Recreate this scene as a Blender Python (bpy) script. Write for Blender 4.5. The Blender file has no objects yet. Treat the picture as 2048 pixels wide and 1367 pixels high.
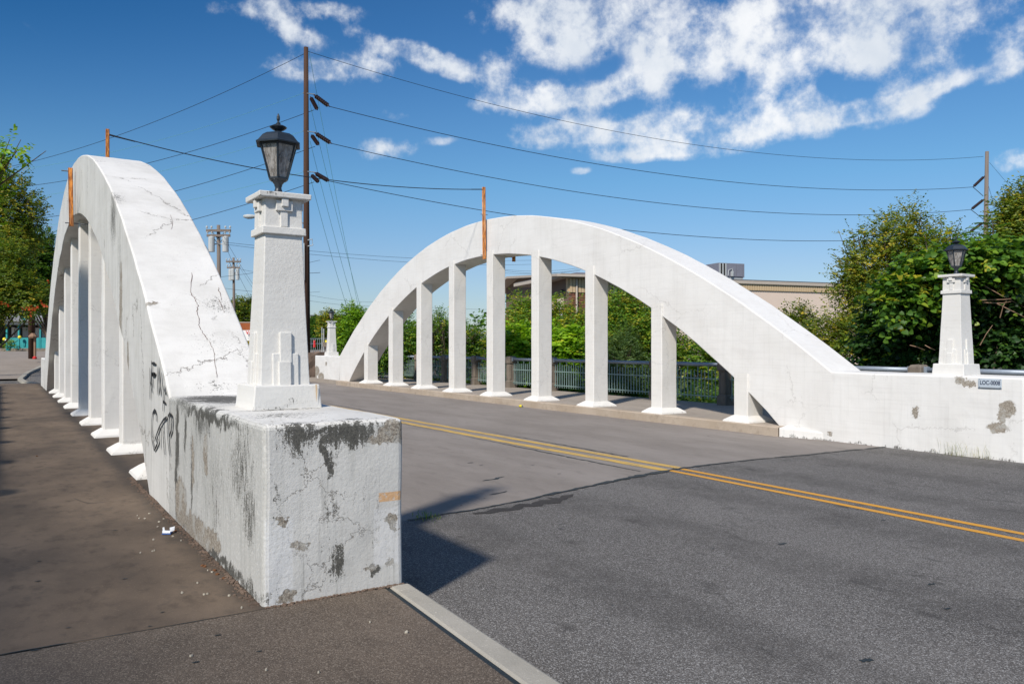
import bpy, bmesh, math, random
import numpy as np
from mathutils import Vector, noise, Matrix
random.seed(7); RNG = np.random.default_rng(11)
C = bpy.context.scene.collection
SC = bpy.context.scene

# ------------------------------------------------------------------ camera, sky, sun, exposure
F = 1593.0; HOR = 691.0; EYE = 1.55
TH = math.atan((1024 - 3) / F); S_, C_ = math.sin(TH), math.cos(TH)
cam_d = bpy.data.cameras.new('camera'); cam = bpy.data.objects.new('camera', cam_d); C.objects.link(cam)
cam.location = (0, 0, EYE); cam.rotation_euler = (math.radians(90), 0, -TH)
cam_d.sensor_width = 36; cam_d.lens = F / 2048 * 36; cam_d.shift_y = (HOR - 683.5) / 2048
cam_d.clip_start = 0.05; cam_d.clip_end = 6000
SC.camera = cam
SUN = Vector((-1.0, -0.65, 1.05)).normalized()
SUN_EL = math.asin(SUN.z)
SUN_ROT = math.atan2(SUN.x, SUN.y)
sd = bpy.data.lights.new('sun', 'SUN'); sd.energy = 4.2; sd.angle = math.radians(4.0); sd.color = (1.0, 0.93, 0.83)
so = bpy.data.objects.new('sun', sd); C.objects.link(so)
so.rotation_euler = (-SUN).to_track_quat('-Z', 'Y').to_euler(); so.location = (-30, -20, 40)
SC.view_settings.view_transform = 'Standard'; SC.view_settings.look = 'None'
SC.view_settings.exposure = 0.25; SC.view_settings.gamma = 1.0
try: SC.view_settings.use_curve_mapping = False
except Exception: pass
SC.cycles.use_adaptive_sampling = True; SC.cycles.use_denoising = True
SC.cycles.max_bounces = 6; SC.cycles.transparent_max_bounces = 8

def at(u, v, D):
    """world point at depth D (metres along the view axis) seen at photo pixel u, v"""
    R = (u - 1024) / F * D
    return Vector((R * C_ + D * S_, -R * S_ + D * C_, EYE + (HOR - v) / F * D))
def azel(u, v):
    d = at(u, v, 1.0) - Vector((0, 0, EYE)); d.normalize()
    return math.atan2(d.x, d.y), math.asin(d.z)

# ------------------------------------------------------------------ node helper
class NT:
    def __init__(s, tree): s.t = tree; s.n = tree.nodes; s.l = tree.links
    def node(s, typ, props=None, **ins):
        n = s.n.new(typ)
        for k, v in (props or {}).items(): setattr(n, k, v)
        for k, v in ins.items():
            key = int(k[1:]) if k[0] == '_' and k[1:].isdigit() else k.replace('_', ' ')
            s.put(n.inputs[key], v)
        return n
    def put(s, sock, v):
        if isinstance(v, bpy.types.NodeSocket): s.l.new(v, sock)
        elif v is not None:
            if hasattr(sock.default_value, '__len__') and not isinstance(v, (tuple, list, Vector)): v = (v,) * len(sock.default_value)
            if hasattr(sock.default_value, '__len__') and len(sock.default_value) == 4 and len(v) == 3: v = (*v, 1)
            sock.default_value = v
    def m(s, op, a, b=None, c=None, clamp=False):
        n = s.node('ShaderNodeMath', {'operation': op, 'use_clamp': clamp}, _0=a)
        if b is not None: s.put(n.inputs[1], b)
        if c is not None: s.put(n.inputs[2], c)
        return n.outputs[0]
    def vm(s, op, a, b=None):
        n = s.node('ShaderNodeVectorMath', {'operation': op}, _0=a)
        if b is not None: s.put(n.inputs[1], b)
        return n.outputs['Value'] if op in ('LENGTH', 'DISTANCE', 'DOT_PRODUCT') else n.outputs[0]
    def mix(s, f, a, b, mode='MIX'):
        n = s.node('ShaderNodeMix', {'data_type': 'RGBA', 'blend_type': mode})
        s.put(n.inputs[0], f); s.put(n.inputs[6], a); s.put(n.inputs[7], b); return n.outputs[2]
    def noise(s, vec, scale, detail=3, rough=.55, dist=0, color=False):
        n = s.node('ShaderNodeTexNoise', None, Vector=vec, Scale=scale, Detail=detail, Roughness=rough, Distortion=dist)
        return n.outputs[1 if color else 0]
    def ss(s, x, a, b):
        n = s.node('ShaderNodeMapRange', {'interpolation_type': 'SMOOTHSTEP'}, Value=x)
        n.inputs[1].default_value = a; n.inputs[2].default_value = b; n.inputs[3].default_value = 0; n.inputs[4].default_value = 1
        return n.outputs[0]
    def scalev(s, v, t): return s.vm('MULTIPLY', v, t)

# ------------------------------------------------------------------ world: Nishita sky with cumulus
W = bpy.data.worlds.new('World'); SC.world = W; W.use_nodes = True
w = NT(W.node_tree); w.n.clear()
sky = w.node('ShaderNodeTexSky', {'sky_type': 'NISHITA', 'sun_disc': False, 'sun_elevation': SUN_EL, 'sun_rotation': SUN_ROT,
                                  'altitude': 100, 'air_density': 1.0, 'dust_density': 0.6, 'ozone_density': 2.2})
gen = w.node('ShaderNodeTexCoord').outputs['Generated']
dirv = w.vm('NORMALIZE', gen)
sx = w.node('ShaderNodeSeparateXYZ', None, Vector=dirv)
az = w.m('ARCTAN2', sx.outputs[0], sx.outputs[1]); el = w.m('ARCSINE', sx.outputs[2])
warp = w.noise(dirv, 7.0, 5, .6, color=True)
wv = w.node('ShaderNodeSeparateColor', None, Color=warp)
azw = w.m('ADD', az, w.m('MULTIPLY', w.m('SUBTRACT', wv.outputs[0], .5), .03))
elw = w.m('ADD', el, w.m('MULTIPLY', w.m('SUBTRACT', wv.outputs[1], .5), .03))
BL = [(470,18,70,16,10,.8),(560,45,80,26,-28,1),(615,75,40,16,-10,.8),(650,15,70,18,0,.8),(690,140,105,26,5,1.3),(580,135,55,24,0,1.0),(850,118,80,20,-14,1.4),
 (800,100,60,14,-10,.6),(998,145,30,34,0,1.3),(935,158,15,12,0,.9),(1000,200,40,14,0,.6),(1150,10,170,55,0,1.25),(1090,85,60,35,-20,1.1),(1180,60,60,40,10,1),
 (1305,115,28,65,10,1.4),(1240,165,70,20,20,1.3),(1120,188,110,20,0,1.4),(1060,212,80,18,0,1.1),(1150,266,105,22,3,1.7),(1390,262,150,30,0,1.7),(1340,230,60,20,0,.8),
 (1515,185,32,60,-12,1.5),(1530,235,30,22,0,.9),(1320,310,90,13,0,1.3),(1500,62,140,62,15,1.15),(1400,100,60,36,0,.95),(1640,38,180,44,0,1.15),(1690,110,100,38,0,1.1),
 (1800,75,110,60,-10,1.1),(1860,90,30,40,0,.9),(1920,25,110,40,0,1.0),(2040,90,40,60,0,.9),(1612,202,32,26,15,1.4),(1700,232,85,30,4,1.25),(1800,205,80,26,14,1.1),(1880,175,70,14,12,.7),
 (2040,320,45,17,0,1),(2030,140,55,10,22,.6),(775,296,45,13,8,.9),(790,235,40,14,-15,.45),(880,280,36,10,0,.4),(1160,342,22,9,0,.5),(1790,365,20,12,0,.35),(700,60,30,20,0,.3),(760,300,70,20,0,.3),
 (250,75,170,14,-8,.22),(60,60,60,10,-35,.2)]
dens = None
for (u, v, ru, rv, ang, wt) in BL:
    a0, e0 = azel(u, v); a1, e1 = azel(u + 1, v); a2, e2 = azel(u, v + 1)
    ra = ru * abs(a1 - a0) * 1.05; re = rv * abs(e2 - e0) * 1.05; t = math.radians(ang)
    dx = w.m('SUBTRACT', azw, a0); dy = w.m('SUBTRACT', elw, e0)
    px = w.m('MULTIPLY_ADD', dx, math.cos(t) / ra, w.m('MULTIPLY', dy, math.sin(t) / ra))
    py = w.m('MULTIPLY_ADD', dx, -math.sin(t) / re, w.m('MULTIPLY', dy, math.cos(t) / re))
    r2 = w.m('MULTIPLY_ADD', px, px, w.m('MULTIPLY', py, py))
    g = w.m('MULTIPLY', w.m('EXPONENT', w.m('MULTIPLY', r2, -0.85)), wt)
    dens = g if dens is None else w.m('ADD', dens, g)
# the same kind of scattered cumulus over the rest of the sky
pl = w.node('ShaderNodeCombineXYZ', None, X=w.m('DIVIDE', sx.outputs[0], w.m('MAXIMUM', w.m('ADD', sx.outputs[2], .12), .05)),
            Y=w.m('DIVIDE', sx.outputs[1], w.m('MAXIMUM', w.m('ADD', sx.outputs[2], .12), .05))).outputs[0]
gn = w.noise(pl, 1.1, 6, .55)
acam = math.atan2(S_, C_)
away = w.ss(w.m('ABSOLUTE', w.m('SUBTRACT', az, acam)), .62, .85)
away = w.m('MAXIMUM', away, w.ss(el, .5, .62))
dens = w.m('ADD', dens, w.m('MULTIPLY', w.m('MULTIPLY', w.ss(gn, .5, .68), 1.2), w.m('MULTIPLY', away, w.ss(el, .05, .2))))
fb = w.ss(w.noise(dirv, 17.0, 9, .62), .28, .72)
fb2 = w.noise(dirv, 75.0, 5, .6)
tot = w.m('ADD', w.m('MINIMUM', dens, 1.12), w.m('ADD', w.m('MULTIPLY', w.m('SUBTRACT', fb, .5), 1.35), w.m('MULTIPLY', w.m('SUBTRACT', fb2, .5), .8)))
tot = w.m('MULTIPLY', tot, w.ss(dens, .04, .4))
cl = w.m('POWER', w.ss(tot, .14, 1.62), 1.25)
shade = w.m('ADD', w.ss(w.noise(dirv, 9.0, 5, .6), .3, .7), 0)
er = w.node('ShaderNodeValToRGB', None, Fac=w.m('MULTIPLY', el, 1.0))
for i, (p, c) in enumerate([(.02, (.47, .52, .62)), (.10, (.45, .52, .63)), (.20, (.37, .575, .68)), (.38, (.27, .52, .72)), (.8, (.24, .48, .70))]):
    x = er.color_ramp.elements[i] if i < 2 else er.color_ramp.elements.new(p)
    x.position = p; x.color = (*c, 1)
sdot = w.m('ABSOLUTE', w.vm('DOT_PRODUCT', dirv, tuple(SUN)))   # clear sky is deepest at right angles to the sun
deep = w.m('MULTIPLY', w.m('SUBTRACT', 1, w.ss(sdot, .0, .62)), w.ss(el, .08, .40))
er2 = w.mix(deep, er.outputs[0], (.065, .30, .50))
tint = w.mix(1.0, sky.outputs[0], er2, 'MULTIPLY')
hs = w.node('ShaderNodeHueSaturation', None, Color=tint); hs.inputs['Saturation'].default_value = 1.0
cloudc = w.mix(shade, (4.4, 4.75, 5.2), (6.1, 6.15, 6.2))
skyc = w.mix(w.m('MULTIPLY', cl, .93), hs.outputs[0], cloudc)
bg = w.node('ShaderNodeBackground', None, Color=skyc, Strength=0.14)
w.l.new(bg.outputs[0], w.node('ShaderNodeOutputWorld').inputs[0])

# ------------------------------------------------------------------ materials
def new_mat(name):
    m = bpy.data.materials.new(name); m.use_nodes = True; t = NT(m.node_tree); t.n.clear()
    out = t.node('ShaderNodeOutputMaterial'); b = t.node('ShaderNodeBsdfPrincipled')
    t.l.new(b.outputs[0], out.inputs[0]); t.P = t.node('ShaderNodeNewGeometry').outputs['Position']
    b.inputs['Specular IOR Level'].default_value = .3
    return m, t, b, out
def bump(t, b, h, strength=.4, dist=.01, prev=None):
    n = t.node('ShaderNodeBump', None, Height=h, Strength=strength, Distance=dist)
    if prev is not None: t.put(n.inputs['Normal'], prev)
    t.put(b.inputs['Normal'], n.outputs[0]); return n.outputs[0]
def simple(name, col, rough=.6, metal=0, var=.15, scale=8, bs=0.15, bscale=60, stretch=(1, 1, 1), spec=.3):
    m, t, b, o = new_mat(name)
    v = t.scalev(t.P, stretch)
    n = t.noise(v, scale, 4)
    k = t.m('MULTIPLY_ADD', n, 2 * var, 1 - var)
    c = t.mix(1.0, col, t.node('ShaderNodeCombineColor', None, Red=k, Green=k, Blue=k).outputs[0], 'MULTIPLY')
    t.put(b.inputs['Base Color'], c); b.inputs['Roughness'].default_value = rough; b.inputs['Metallic'].default_value = metal
    b.inputs['Specular IOR Level'].default_value = spec
    if bs: bump(t, b, t.noise(v, bscale, 4), bs, .01)
    return m
def ell(t, v, c, r):
    q = t.vm('SUBTRACT', v, c); q = t.vm('DIVIDE', q, r); return t.vm('LENGTH', q)
def paint(name, base=(.80, .785, .76), dirty=(.60, .575, .53), grime=.35, streak=0.0, mould=(), peel=(), stripes=(), crack=.5, cscale=.9, rough=.62, pit=1.0, crackaxis=(1, 1, 1), stucco=.35, hstreak=0.0, boxes=(), side_grey=.35):
    m, t, b, o = new_mat(name); P = t.P
    n1 = t.noise(P, 1.1, 6, .6); n2 = t.noise(P, 5.5, 6, .65); nh = t.noise(P, 42, 5, .65); nf = t.noise(P, 160, 3, .6)
    c = t.mix(t.m('MULTIPLY', t.ss(n1, .38, .72), grime), base, dirty)
    c = t.mix(t.m('MULTIPLY', t.ss(n2, .5, .8), grime * .6), c, dirty)
    nb = t.noise(t.scalev(P, (1.5, .35, 9)), 3.0, 5, .6)
    c = t.mix(t.m('MULTIPLY', t.ss(nb, .45, .75), .17), c, (.45, .43, .40))
    sn = t.noise(t.scalev(P, (7, 7, .35)), 1.6, 6, .62)
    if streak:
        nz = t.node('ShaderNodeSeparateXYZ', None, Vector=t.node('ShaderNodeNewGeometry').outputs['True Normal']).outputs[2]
        vert = t.m('SUBTRACT', 1, t.ss(t.m('ABSOLUTE', nz), .2, .5)); c = t.mix(t.m('MULTIPLY', vert, streak * side_grey), c, (.40, .40, .385))  # even grey tone mixed into upright faces only
        c = t.mix(t.m('MULTIPLY', t.m('MULTIPLY', t.ss(sn, .47, .72), streak), vert), c, (.30, .30, .27))
        sn2 = t.noise(t.scalev(P, (22, 22, .8)), 1.5, 5, .65)
        c = t.mix(t.m('MULTIPLY', t.m('MULTIPLY', t.ss(sn2, .56, .74), streak), vert), c, (.13, .125, .105))
    if hstreak:
        h1 = t.noise(t.scalev(P, (3, 16, 16)), 1.5, 6, .68)
        c = t.mix(t.m('MULTIPLY', t.ss(h1, .53, .68), hstreak), c, (.2, .18, .15))
    # pits
    pits = t.m('MULTIPLY', t.ss(nh, .66, .74), t.ss(n2, .42, .62))
    c = t.mix(t.m('MULTIPLY', pits, .8 * pit), c, (.13, .12, .10))
    height = t.m('MULTIPLY_ADD', nh, .5, t.m('MULTIPLY', nf, .12))
    # cracks
    if crack:
        dP = t.vm('ADD', t.scalev(P, crackaxis), t.scalev(t.vm('SUBTRACT', t.noise(P, 6, 5, .7, color=True), (.5, .5, .5)), (.35, .35, .35)))
        vo = t.node('ShaderNodeTexVoronoi', {'feature': 'DISTANCE_TO_EDGE'}, Vector=dP, Scale=cscale).outputs['Distance']
        cm = t.m('MULTIPLY', t.m('SUBTRACT', 1, t.ss(vo, .002, .008)), t.ss(t.noise(P, .9, 3), .46, .56))
        cm = t.m('MULTIPLY', cm, crack)
        c = t.mix(cm, c, (.12, .10, .08)); height = t.m('SUBTRACT', height, t.m('MULTIPLY', cm, .6))
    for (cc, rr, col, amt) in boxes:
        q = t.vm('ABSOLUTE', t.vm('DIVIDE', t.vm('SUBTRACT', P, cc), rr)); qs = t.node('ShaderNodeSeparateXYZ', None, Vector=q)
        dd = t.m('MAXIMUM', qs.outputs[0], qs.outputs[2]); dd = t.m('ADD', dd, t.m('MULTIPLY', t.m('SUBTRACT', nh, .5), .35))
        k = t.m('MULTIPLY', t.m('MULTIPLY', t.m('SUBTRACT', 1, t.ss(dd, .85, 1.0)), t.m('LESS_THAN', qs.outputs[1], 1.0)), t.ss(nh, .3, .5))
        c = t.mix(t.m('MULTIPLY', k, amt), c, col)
    Pm = t.vm('ADD', P, t.scalev(t.vm('SUBTRACT', t.noise(P, 7, 4, .6, color=True), (.5, .5, .5)), (.22, .22, .30))) if mould else P
    mm = None
    for (cc, rr, amt) in mould:
        d = ell(t, Pm, cc, rr); g = t.m('MULTIPLY', t.m('SUBTRACT', 1, t.ss(d, .1, 1.25)), amt)
        mm = g if mm is None else t.m('MAXIMUM', mm, g)
    if mm is not None:
        ms = t.noise(t.scalev(P, (36, 36, 4.5)), 1.3, 6, .7)
        spk = t.noise(P, 75, 5, .75)
        ms = t.m('ADD', t.m('MULTIPLY', ms, .46), t.m('ADD', t.m('MULTIPLY', spk, .30), t.m('MULTIPLY', nf, .24)))
        k = t.ss(t.m('ADD', ms, t.m('MULTIPLY', mm, .285)), .625, .69)
        k = t.m('MULTIPLY', k, t.ss(mm, .03, .3))
        c = t.mix(t.m('MULTIPLY', k, .93), c, t.mix(t.ss(spk, .4, .6), (.035, .033, .028), (.085, .08, .065)))
    for (y0, z0, wd, z1, col, amt) in stripes:   # straight run of a drip: position along the chosen axis, width, foot
        ax = t.node('ShaderNodeSeparateXYZ', None, Vector=P)
        d = t.m('ABSOLUTE', t.m('SUBTRACT', t.m('ADD', ax.outputs[1], t.m('MULTIPLY', t.m('SUBTRACT', n2, .5), .12)), y0))
        k = t.m('SUBTRACT', 1, t.ss(d, wd * .5, wd)); zz = t.m('MULTIPLY', t.ss(ax.outputs[2], z1, z1 + .25), t.m('SUBTRACT', 1, t.ss(ax.outputs[2], z0, z0 + .02)))
        k = t.m('MULTIPLY', t.m('MULTIPLY', k, zz), t.ss(t.m('ADD', nh, t.m('MULTIPLY', sn, .7)), .58, .8))
        c = t.mix(t.m('MULTIPLY', k, amt), c, col)
    pk = None
    if peel:
        wob = t.scalev(t.vm('SUBTRACT', t.noise(P, 11, 7, .72, color=True), (.5, .5, .5)), (.24, .24, .24))
        Pw = t.vm('ADD', P, wob)
        for (cc, rr) in peel:
            g = t.m('SUBTRACT', 1, t.ss(ell(t, Pw, cc, rr), .97, 1.0))
            pk = g if pk is None else t.m('MAXIMUM', pk, g)
        edge = None
        for (cc, rr) in peel:
            g = t.m('SUBTRACT', 1, t.ss(ell(t, Pw, cc, [q * 1.0 for q in rr]), 1.0, 1.16)); edge = g if edge is None else t.m('MAXIMUM', edge, g)
        con = t.mix(t.ss(t.noise(P, 60, 5, .7), .35, .65), (.17, .14, .11), (.40, .36, .30))
        con = t.mix(t.m('MULTIPLY', t.ss(n2, .5, .6), .6), con, (.42, .41, .38))
        c = t.mix(t.m('MULTIPLY', t.m('SUBTRACT', edge, pk), .35), c, (.25, .22, .19))
        c = t.mix(pk, c, con)
        height = t.m('SUBTRACT', height, t.m('MULTIPLY', pk, 1.4))
        height = t.m('ADD', height, t.m('MULTIPLY', t.m('MULTIPLY', pk, nh), .8))
    t.put(b.inputs['Base Color'], c); b.inputs['Roughness'].default_value = rough
    bump(t, b, height, stucco, .012)
    return m

def leafmat(name, cols, trans=.8, rough=.42):
    cols = [(p, tuple(min(.62, x * 1.75) for x in c)) for p, c in cols]
    m, t, b, o = new_mat(name)
    a = t.node('ShaderNodeAttribute', {'attribute_name': 'tone'}).outputs['Fac']
    r = t.node('ShaderNodeValToRGB', None, Fac=a); e = r.color_ramp.elements
    for i, (p, c) in enumerate(cols):
        x = e[i] if i < 2 else e.new(p)
        x.position = p; x.color = (*c, 1)
    t.put(b.inputs['Base Color'], r.outputs[0]); b.inputs['Roughness'].default_value = rough; b.inputs['Specular IOR Level'].default_value = .35
    tr = t.node('ShaderNodeBsdfTranslucent'); t.put(tr.inputs[0], t.mix(1.0, r.outputs[0], (1.25, 1.15, .5), 'MULTIPLY'))
    mx = t.node('ShaderNodeMixShader'); mx.inputs[0].default_value = trans * .6
    t.l.new(b.outputs[0], mx.inputs[1]); t.l.new(tr.outputs[0], mx.inputs[2]); t.l.new(mx.outputs[0], o.inputs[0])
    return m

def asphalt(name, a, bcol, agg=1.0, stain=.5, spk=(.42, .41, .40), lane=0.0):
    m, t, b, o = new_mat(name); P = t.P
    n1 = t.noise(P, .55, 5, .6); n2 = t.noise(P, 3.2, 5, .6); n4 = t.noise(t.scalev(P, (5, .8, 1)), 1.2, 4)
    c = t.mix(t.ss(n1, .3, .7), a, bcol)
    c = t.mix(t.m('MULTIPLY', t.ss(n2, .5, .78), stain * .5), c, [x * .55 for x in a])
    c = t.mix(t.m('MULTIPLY', t.ss(n4, .52, .75), stain * .55), c, [x * .6 for x in a])
    v = t.node('ShaderNodeTexVoronoi', None, Vector=P, Scale=165.0)
    col = t.node('ShaderNodeSeparateColor', None, Color=v.outputs['Color'])
    c = t.mix(t.m('MULTIPLY', t.ss(col.outputs[0], .66, .9), .62 * agg), c, spk)
    c = t.mix(t.m('MULTIPLY', t.ss(col.outputs[1], .6, .9), .6 * agg), c, [x * .3 for x in a])
    nf = t.noise(P, 230, 2, .6)
    c = t.mix(t.m('MULTIPLY', t.ss(nf, .55, .7), .35 * agg), c, spk)
    if lane:
        ax = t.node('ShaderNodeSeparateXYZ', None, Vector=t.vm('ADD', P, t.scalev(t.noise(P, .8, 3, color=True), (.25, 0, 0)))).outputs[0]
        wv2 = t.m('SINE', t.m('MULTIPLY', ax, 3.7)); wear = t.m('MULTIPLY', t.ss(wv2, -.2, .9), t.ss(n2, .25, .6))
        c = t.mix(t.m('MULTIPLY', wear, .38), c, [x * .55 for x in a])
        oil = t.m('MULTIPLY', t.ss(t.noise(t.scalev(P, (2.2, .9, 1)), 1.8, 6, .7), .58, .68), .55); c = t.mix(oil, c, [x * .42 for x in a])
        gr = t.m('MULTIPLY', t.ss(t.noise(P, 14, 5, .7), .62, .72), .3); c = t.mix(gr, c, (.22, .2, .18))
    g = t.noise(t.scalev(P, (1, .55, 1)), 5.5, 5, .55)
    c = t.mix(t.m('MULTIPLY', t.ss(g, .74, .78), .8), c, (.03, .03, .03))
    t.put(b.inputs['Base Color'], c); b.inputs['Roughness'].default_value = .82
    h = t.m('ADD', t.m('MULTIPLY', v.outputs['Distance'], -.8 * agg), t.m('MULTIPLY', n2, .3))
    bump(t, b, t.m('ADD', h, t.m('MULTIPLY', nf, .4)), .45, .006)
    return m
def concrete(name, a, bcol, agg=.4, rough=.85, along=(1, 1, 1), dark=.5, foot=None):
    m, t, b, o = new_mat(name); P = t.P
    n1 = t.noise(t.scalev(P, along), .8, 6, .6); n2 = t.noise(t.scalev(P, along), 4.5, 6, .65); nh = t.noise(P, 70, 4, .6); nf = t.noise(P, 220, 2)
    c = t.mix(t.ss(n1, .32, .68), a, bcol)
    c = t.mix(t.m('MULTIPLY', t.ss(n2, .48, .75), dark), c, [x * .5 for x in a])
    c = t.mix(t.m('MULTIPLY', t.ss(nh, .6, .75), agg), c, [min(1, x * 2.2) for x in bcol])
    c = t.mix(t.m('MULTIPLY', t.ss(nf, .6, .72), agg), c, [x * .35 for x in a])
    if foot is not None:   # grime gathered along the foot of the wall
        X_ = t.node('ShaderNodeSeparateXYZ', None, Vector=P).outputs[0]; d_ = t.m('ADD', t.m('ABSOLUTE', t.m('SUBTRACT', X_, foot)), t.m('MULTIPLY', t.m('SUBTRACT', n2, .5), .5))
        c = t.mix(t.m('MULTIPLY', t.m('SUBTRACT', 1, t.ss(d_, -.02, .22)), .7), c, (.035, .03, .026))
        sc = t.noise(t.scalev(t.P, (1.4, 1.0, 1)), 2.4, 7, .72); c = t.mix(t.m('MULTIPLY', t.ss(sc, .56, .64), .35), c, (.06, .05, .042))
    g = t.noise(t.scalev(P, (1, .6, 1)), 6.5, 5, .5)
    c = t.mix(t.m('MULTIPLY', t.ss(g, .745, .78), .8), c, (.03, .028, .025))
    t.put(b.inputs['Base Color'], c); b.inputs['Roughness'].default_value = rough
    bump(t, b, t.m('ADD', nh, t.m('MULTIPLY', n2, .8)), .35, .006)
    return m

M = {}
M['road_deck'] = concrete('road_deck_concrete', (.203, .178, .158), (.25, .222, .20), .35, along=(1.6, .5, 1), dark=.3)
M['asphalt'] = asphalt('asphalt', (.092, .084, .077), (.126, .116, .107), 1.25, .5, (.36, .35, .34), lane=1)
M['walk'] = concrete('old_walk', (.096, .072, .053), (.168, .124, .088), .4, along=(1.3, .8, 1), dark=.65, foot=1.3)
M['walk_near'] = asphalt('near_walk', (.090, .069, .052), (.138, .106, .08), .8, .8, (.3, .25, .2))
M['walk_right'] = concrete('right_walk', (.30, .26, .22), (.36, .31, .26), .3, along=(1, .4, 1), dark=.4)
M['kerb'] = concrete('kerb_concrete', (.30, .28, .24), (.36, .335, .29), .5, dark=.25)
M['curb_tan'] = concrete('curb_tan', (.36, .29, .22), (.42, .35, .28), .4, dark=.5)
M['tar'] = simple('tar', (.016, .022, .024), .5, bs=.3)
M['patch'] = asphalt('patch_asphalt', (.035, .032, .030), (.045, .04, .037), .5, .3, (.12, .11, .10))
def rust_mat():
    m, t, b, o = new_mat('rusty_steel'); n1 = t.noise(t.scalev(t.P, (1, 1, .25)), 22, 5, .65); n2 = t.noise(t.scalev(t.P, (1, 1, .12)), 9, 4, .6)
    c = t.mix(t.ss(n1, .35, .65), (.80, .31, .07), (.28, .09, .03)); c = t.mix(t.m('MULTIPLY', t.ss(n2, .55, .68), .5), c, (.78, .50, .32)); c = t.mix(t.m('MULTIPLY', t.ss(n2, .34, .46), .0), c, c)
    t.put(b.inputs['Base Color'], c); b.inputs['Roughness'].default_value = .85; bump(t, b, n1, .5, .004); return m
M['rust'] = rust_mat()
M['rustdark'] = simple('rust_dark', (.09, .035, .02), .8, var=.4)
M['steel'] = simple('steel', (.20, .23, .26), .45, .4, .2, bs=.1)
M['galv'] = simple('galvanised', (.25, .35, .335), .55, .3, .3, 5, bs=.15)
M['pipe'] = simple('pipe_paint', (.26, .30, .35), .4, .25, .25, 6, bs=.1)
M['black'] = simple('black_lantern', (.022, .030, .040), .42, .1, .3, 20, bs=.12, spec=.5)
M['postcon'] = simple('weathered_concrete', (.185, .155, .125), .9, var=.55, scale=6, bs=.6, bscale=50, stretch=(1, 1, .4))
M['wood'] = simple('pole_wood', (.062, .032, .021), .9, var=.45, scale=10, bs=.5, bscale=40, stretch=(1, 1, .08))
M['woodgrey'] = simple('grey_pole_wood', (.17, .14, .12), .9, var=.4, scale=10, bs=.5, bscale=40, stretch=(1, 1, .08))
M['wire'] = simple('wire', (.02, .022, .025), .6, bs=0)
M['wiregreen'] = simple('green_guy', (.16, .42, .34), .6, bs=0)
M['insul'] = simple('brown_porcelain', (.028, .012, .010), .25, var=.2, bs=0, spec=.6)
M['transf'] = simple('transformer_grey', (.42, .44, .44), .5, var=.1, bs=0)
M['bark'] = simple('bark', (.10, .075, .055), .9, var=.4, scale=12, bs=.7, bscale=30, stretch=(1, 1, .3))
M['stick'] = simple('dry_stick', (.24, .15, .10), .9, var=.3, bs=0)
M['beige'] = simple('beige_stucco', (.66, .53, .44), .9, var=.06, scale=.6, bs=.2)
M['siding'] = simple('tan_siding', (.52, .39, .24), .8, var=.1, bs=.1)
M['fascia'] = simple('fascia', (.44, .38, .32), .7, var=.1, bs=0)
M['roofgrey'] = simple('roof_grey', (.10, .10, .11), .85, var=.2, bs=.2)
M['brownwall'] = simple('brown_siding', (.16, .11, .08), .85, var=.15, bs=.2)
M['glassy'] = simple('window_glass', (.07, .10, .13), .08, var=.1, bs=0, spec=.9)
M['white'] = simple('white_trim', (.7, .7, .68), .6, var=.05, bs=0)
M['hvac'] = simple('hvac_grey', (.22, .22, .26), .55, .2, .15, bs=0)
M['turq'] = simple('turquoise_paint', (.03, .27, .28), .6, var=.2, scale=3, bs=.1)
M['turqd'] = simple('turquoise_dark', (.015, .22, .23), .6, var=.1, bs=0)
M['darkroom'] = simple('dark_porch', (.03, .028, .027), .9, var=.2, bs=0)
M['greyroof'] = simple('grey_shingle', (.20, .20, .21), .9, var=.25, scale=3, bs=.4)
M['yellow'] = simple('yellow_plastic', (.75, .62, .03), .5, bs=0)
M['red'] = simple('red_paint', (.55, .03, .03), .5, bs=0)
M['orange'] = simple('orange_tile', (.48, .16, .06), .8, var=.3, bs=.3)
M['brickfar'] = simple('far_brick', (.17, .075, .06), .9, var=.2, scale=2, bs=.1)
M['stone'] = simple('rough_stone', (.17, .12, .09), .95, var=.8, scale=5, bs=1.0, bscale=14)
M['grasst'] = simple('terrain_soil_grass', (.06, .085, .025), .95, var=.4, scale=1.5, bs=.4)
M['farstreet'] = concrete('far_street', (.25, .21, .175), (.30, .255, .215), .2, dark=.2)
M['water'] = simple('creek_water', (.03, .04, .03), .08, var=.1, bs=.1, bscale=3, spec=.6)
M['graff'] = simple('spray_paint', (.028, .028, .028), .7, var=.3, scale=40, bs=0)
M['plate'] = simple('plate_face', (.50, .56, .62), .35, .2, .08, bs=0)
M['letter'] = simple('plate_letter', (.02, .03, .07), .5, bs=0)
M['paper'] = simple('white_card', (.75, .77, .8), .5, var=.05, bs=0)
M['blue'] = simple('blue_card', (.03, .09, .30), .5, bs=0)
M['chip'] = simple('paint_chip', (.42, .38, .31), .7, var=.2, bs=0)
M['leafdry'] = simple('dry_leaf', (.16, .07, .03), .8, var=.3, bs=0)
M['lgreen'] = leafmat('leaf_green', [(0, (.018, .045, .008)), (.45, (.05, .115, .015)), (.8, (.115, .20, .02)), (1, (.28, .26, .025))])
M['lyellow'] = leafmat('leaf_yellowing', [(0, (.03, .06, .01)), (.45, (.075, .12, .015)), (.75, (.17, .19, .02)), (1, (.42, .27, .03))])
M['llime'] = leafmat('leaf_lime', [(0, (.05, .11, .01)), (.45, (.12, .23, .012)), (.8, (.22, .37, .02)), (1, (.38, .45, .04))])
M['ldark'] = leafmat('leaf_dark', [(0, (.008, .022, .007)), (.45, (.02, .055, .012)), (.8, (.05, .105, .015)), (1, (.16, .22, .02))])
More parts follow.
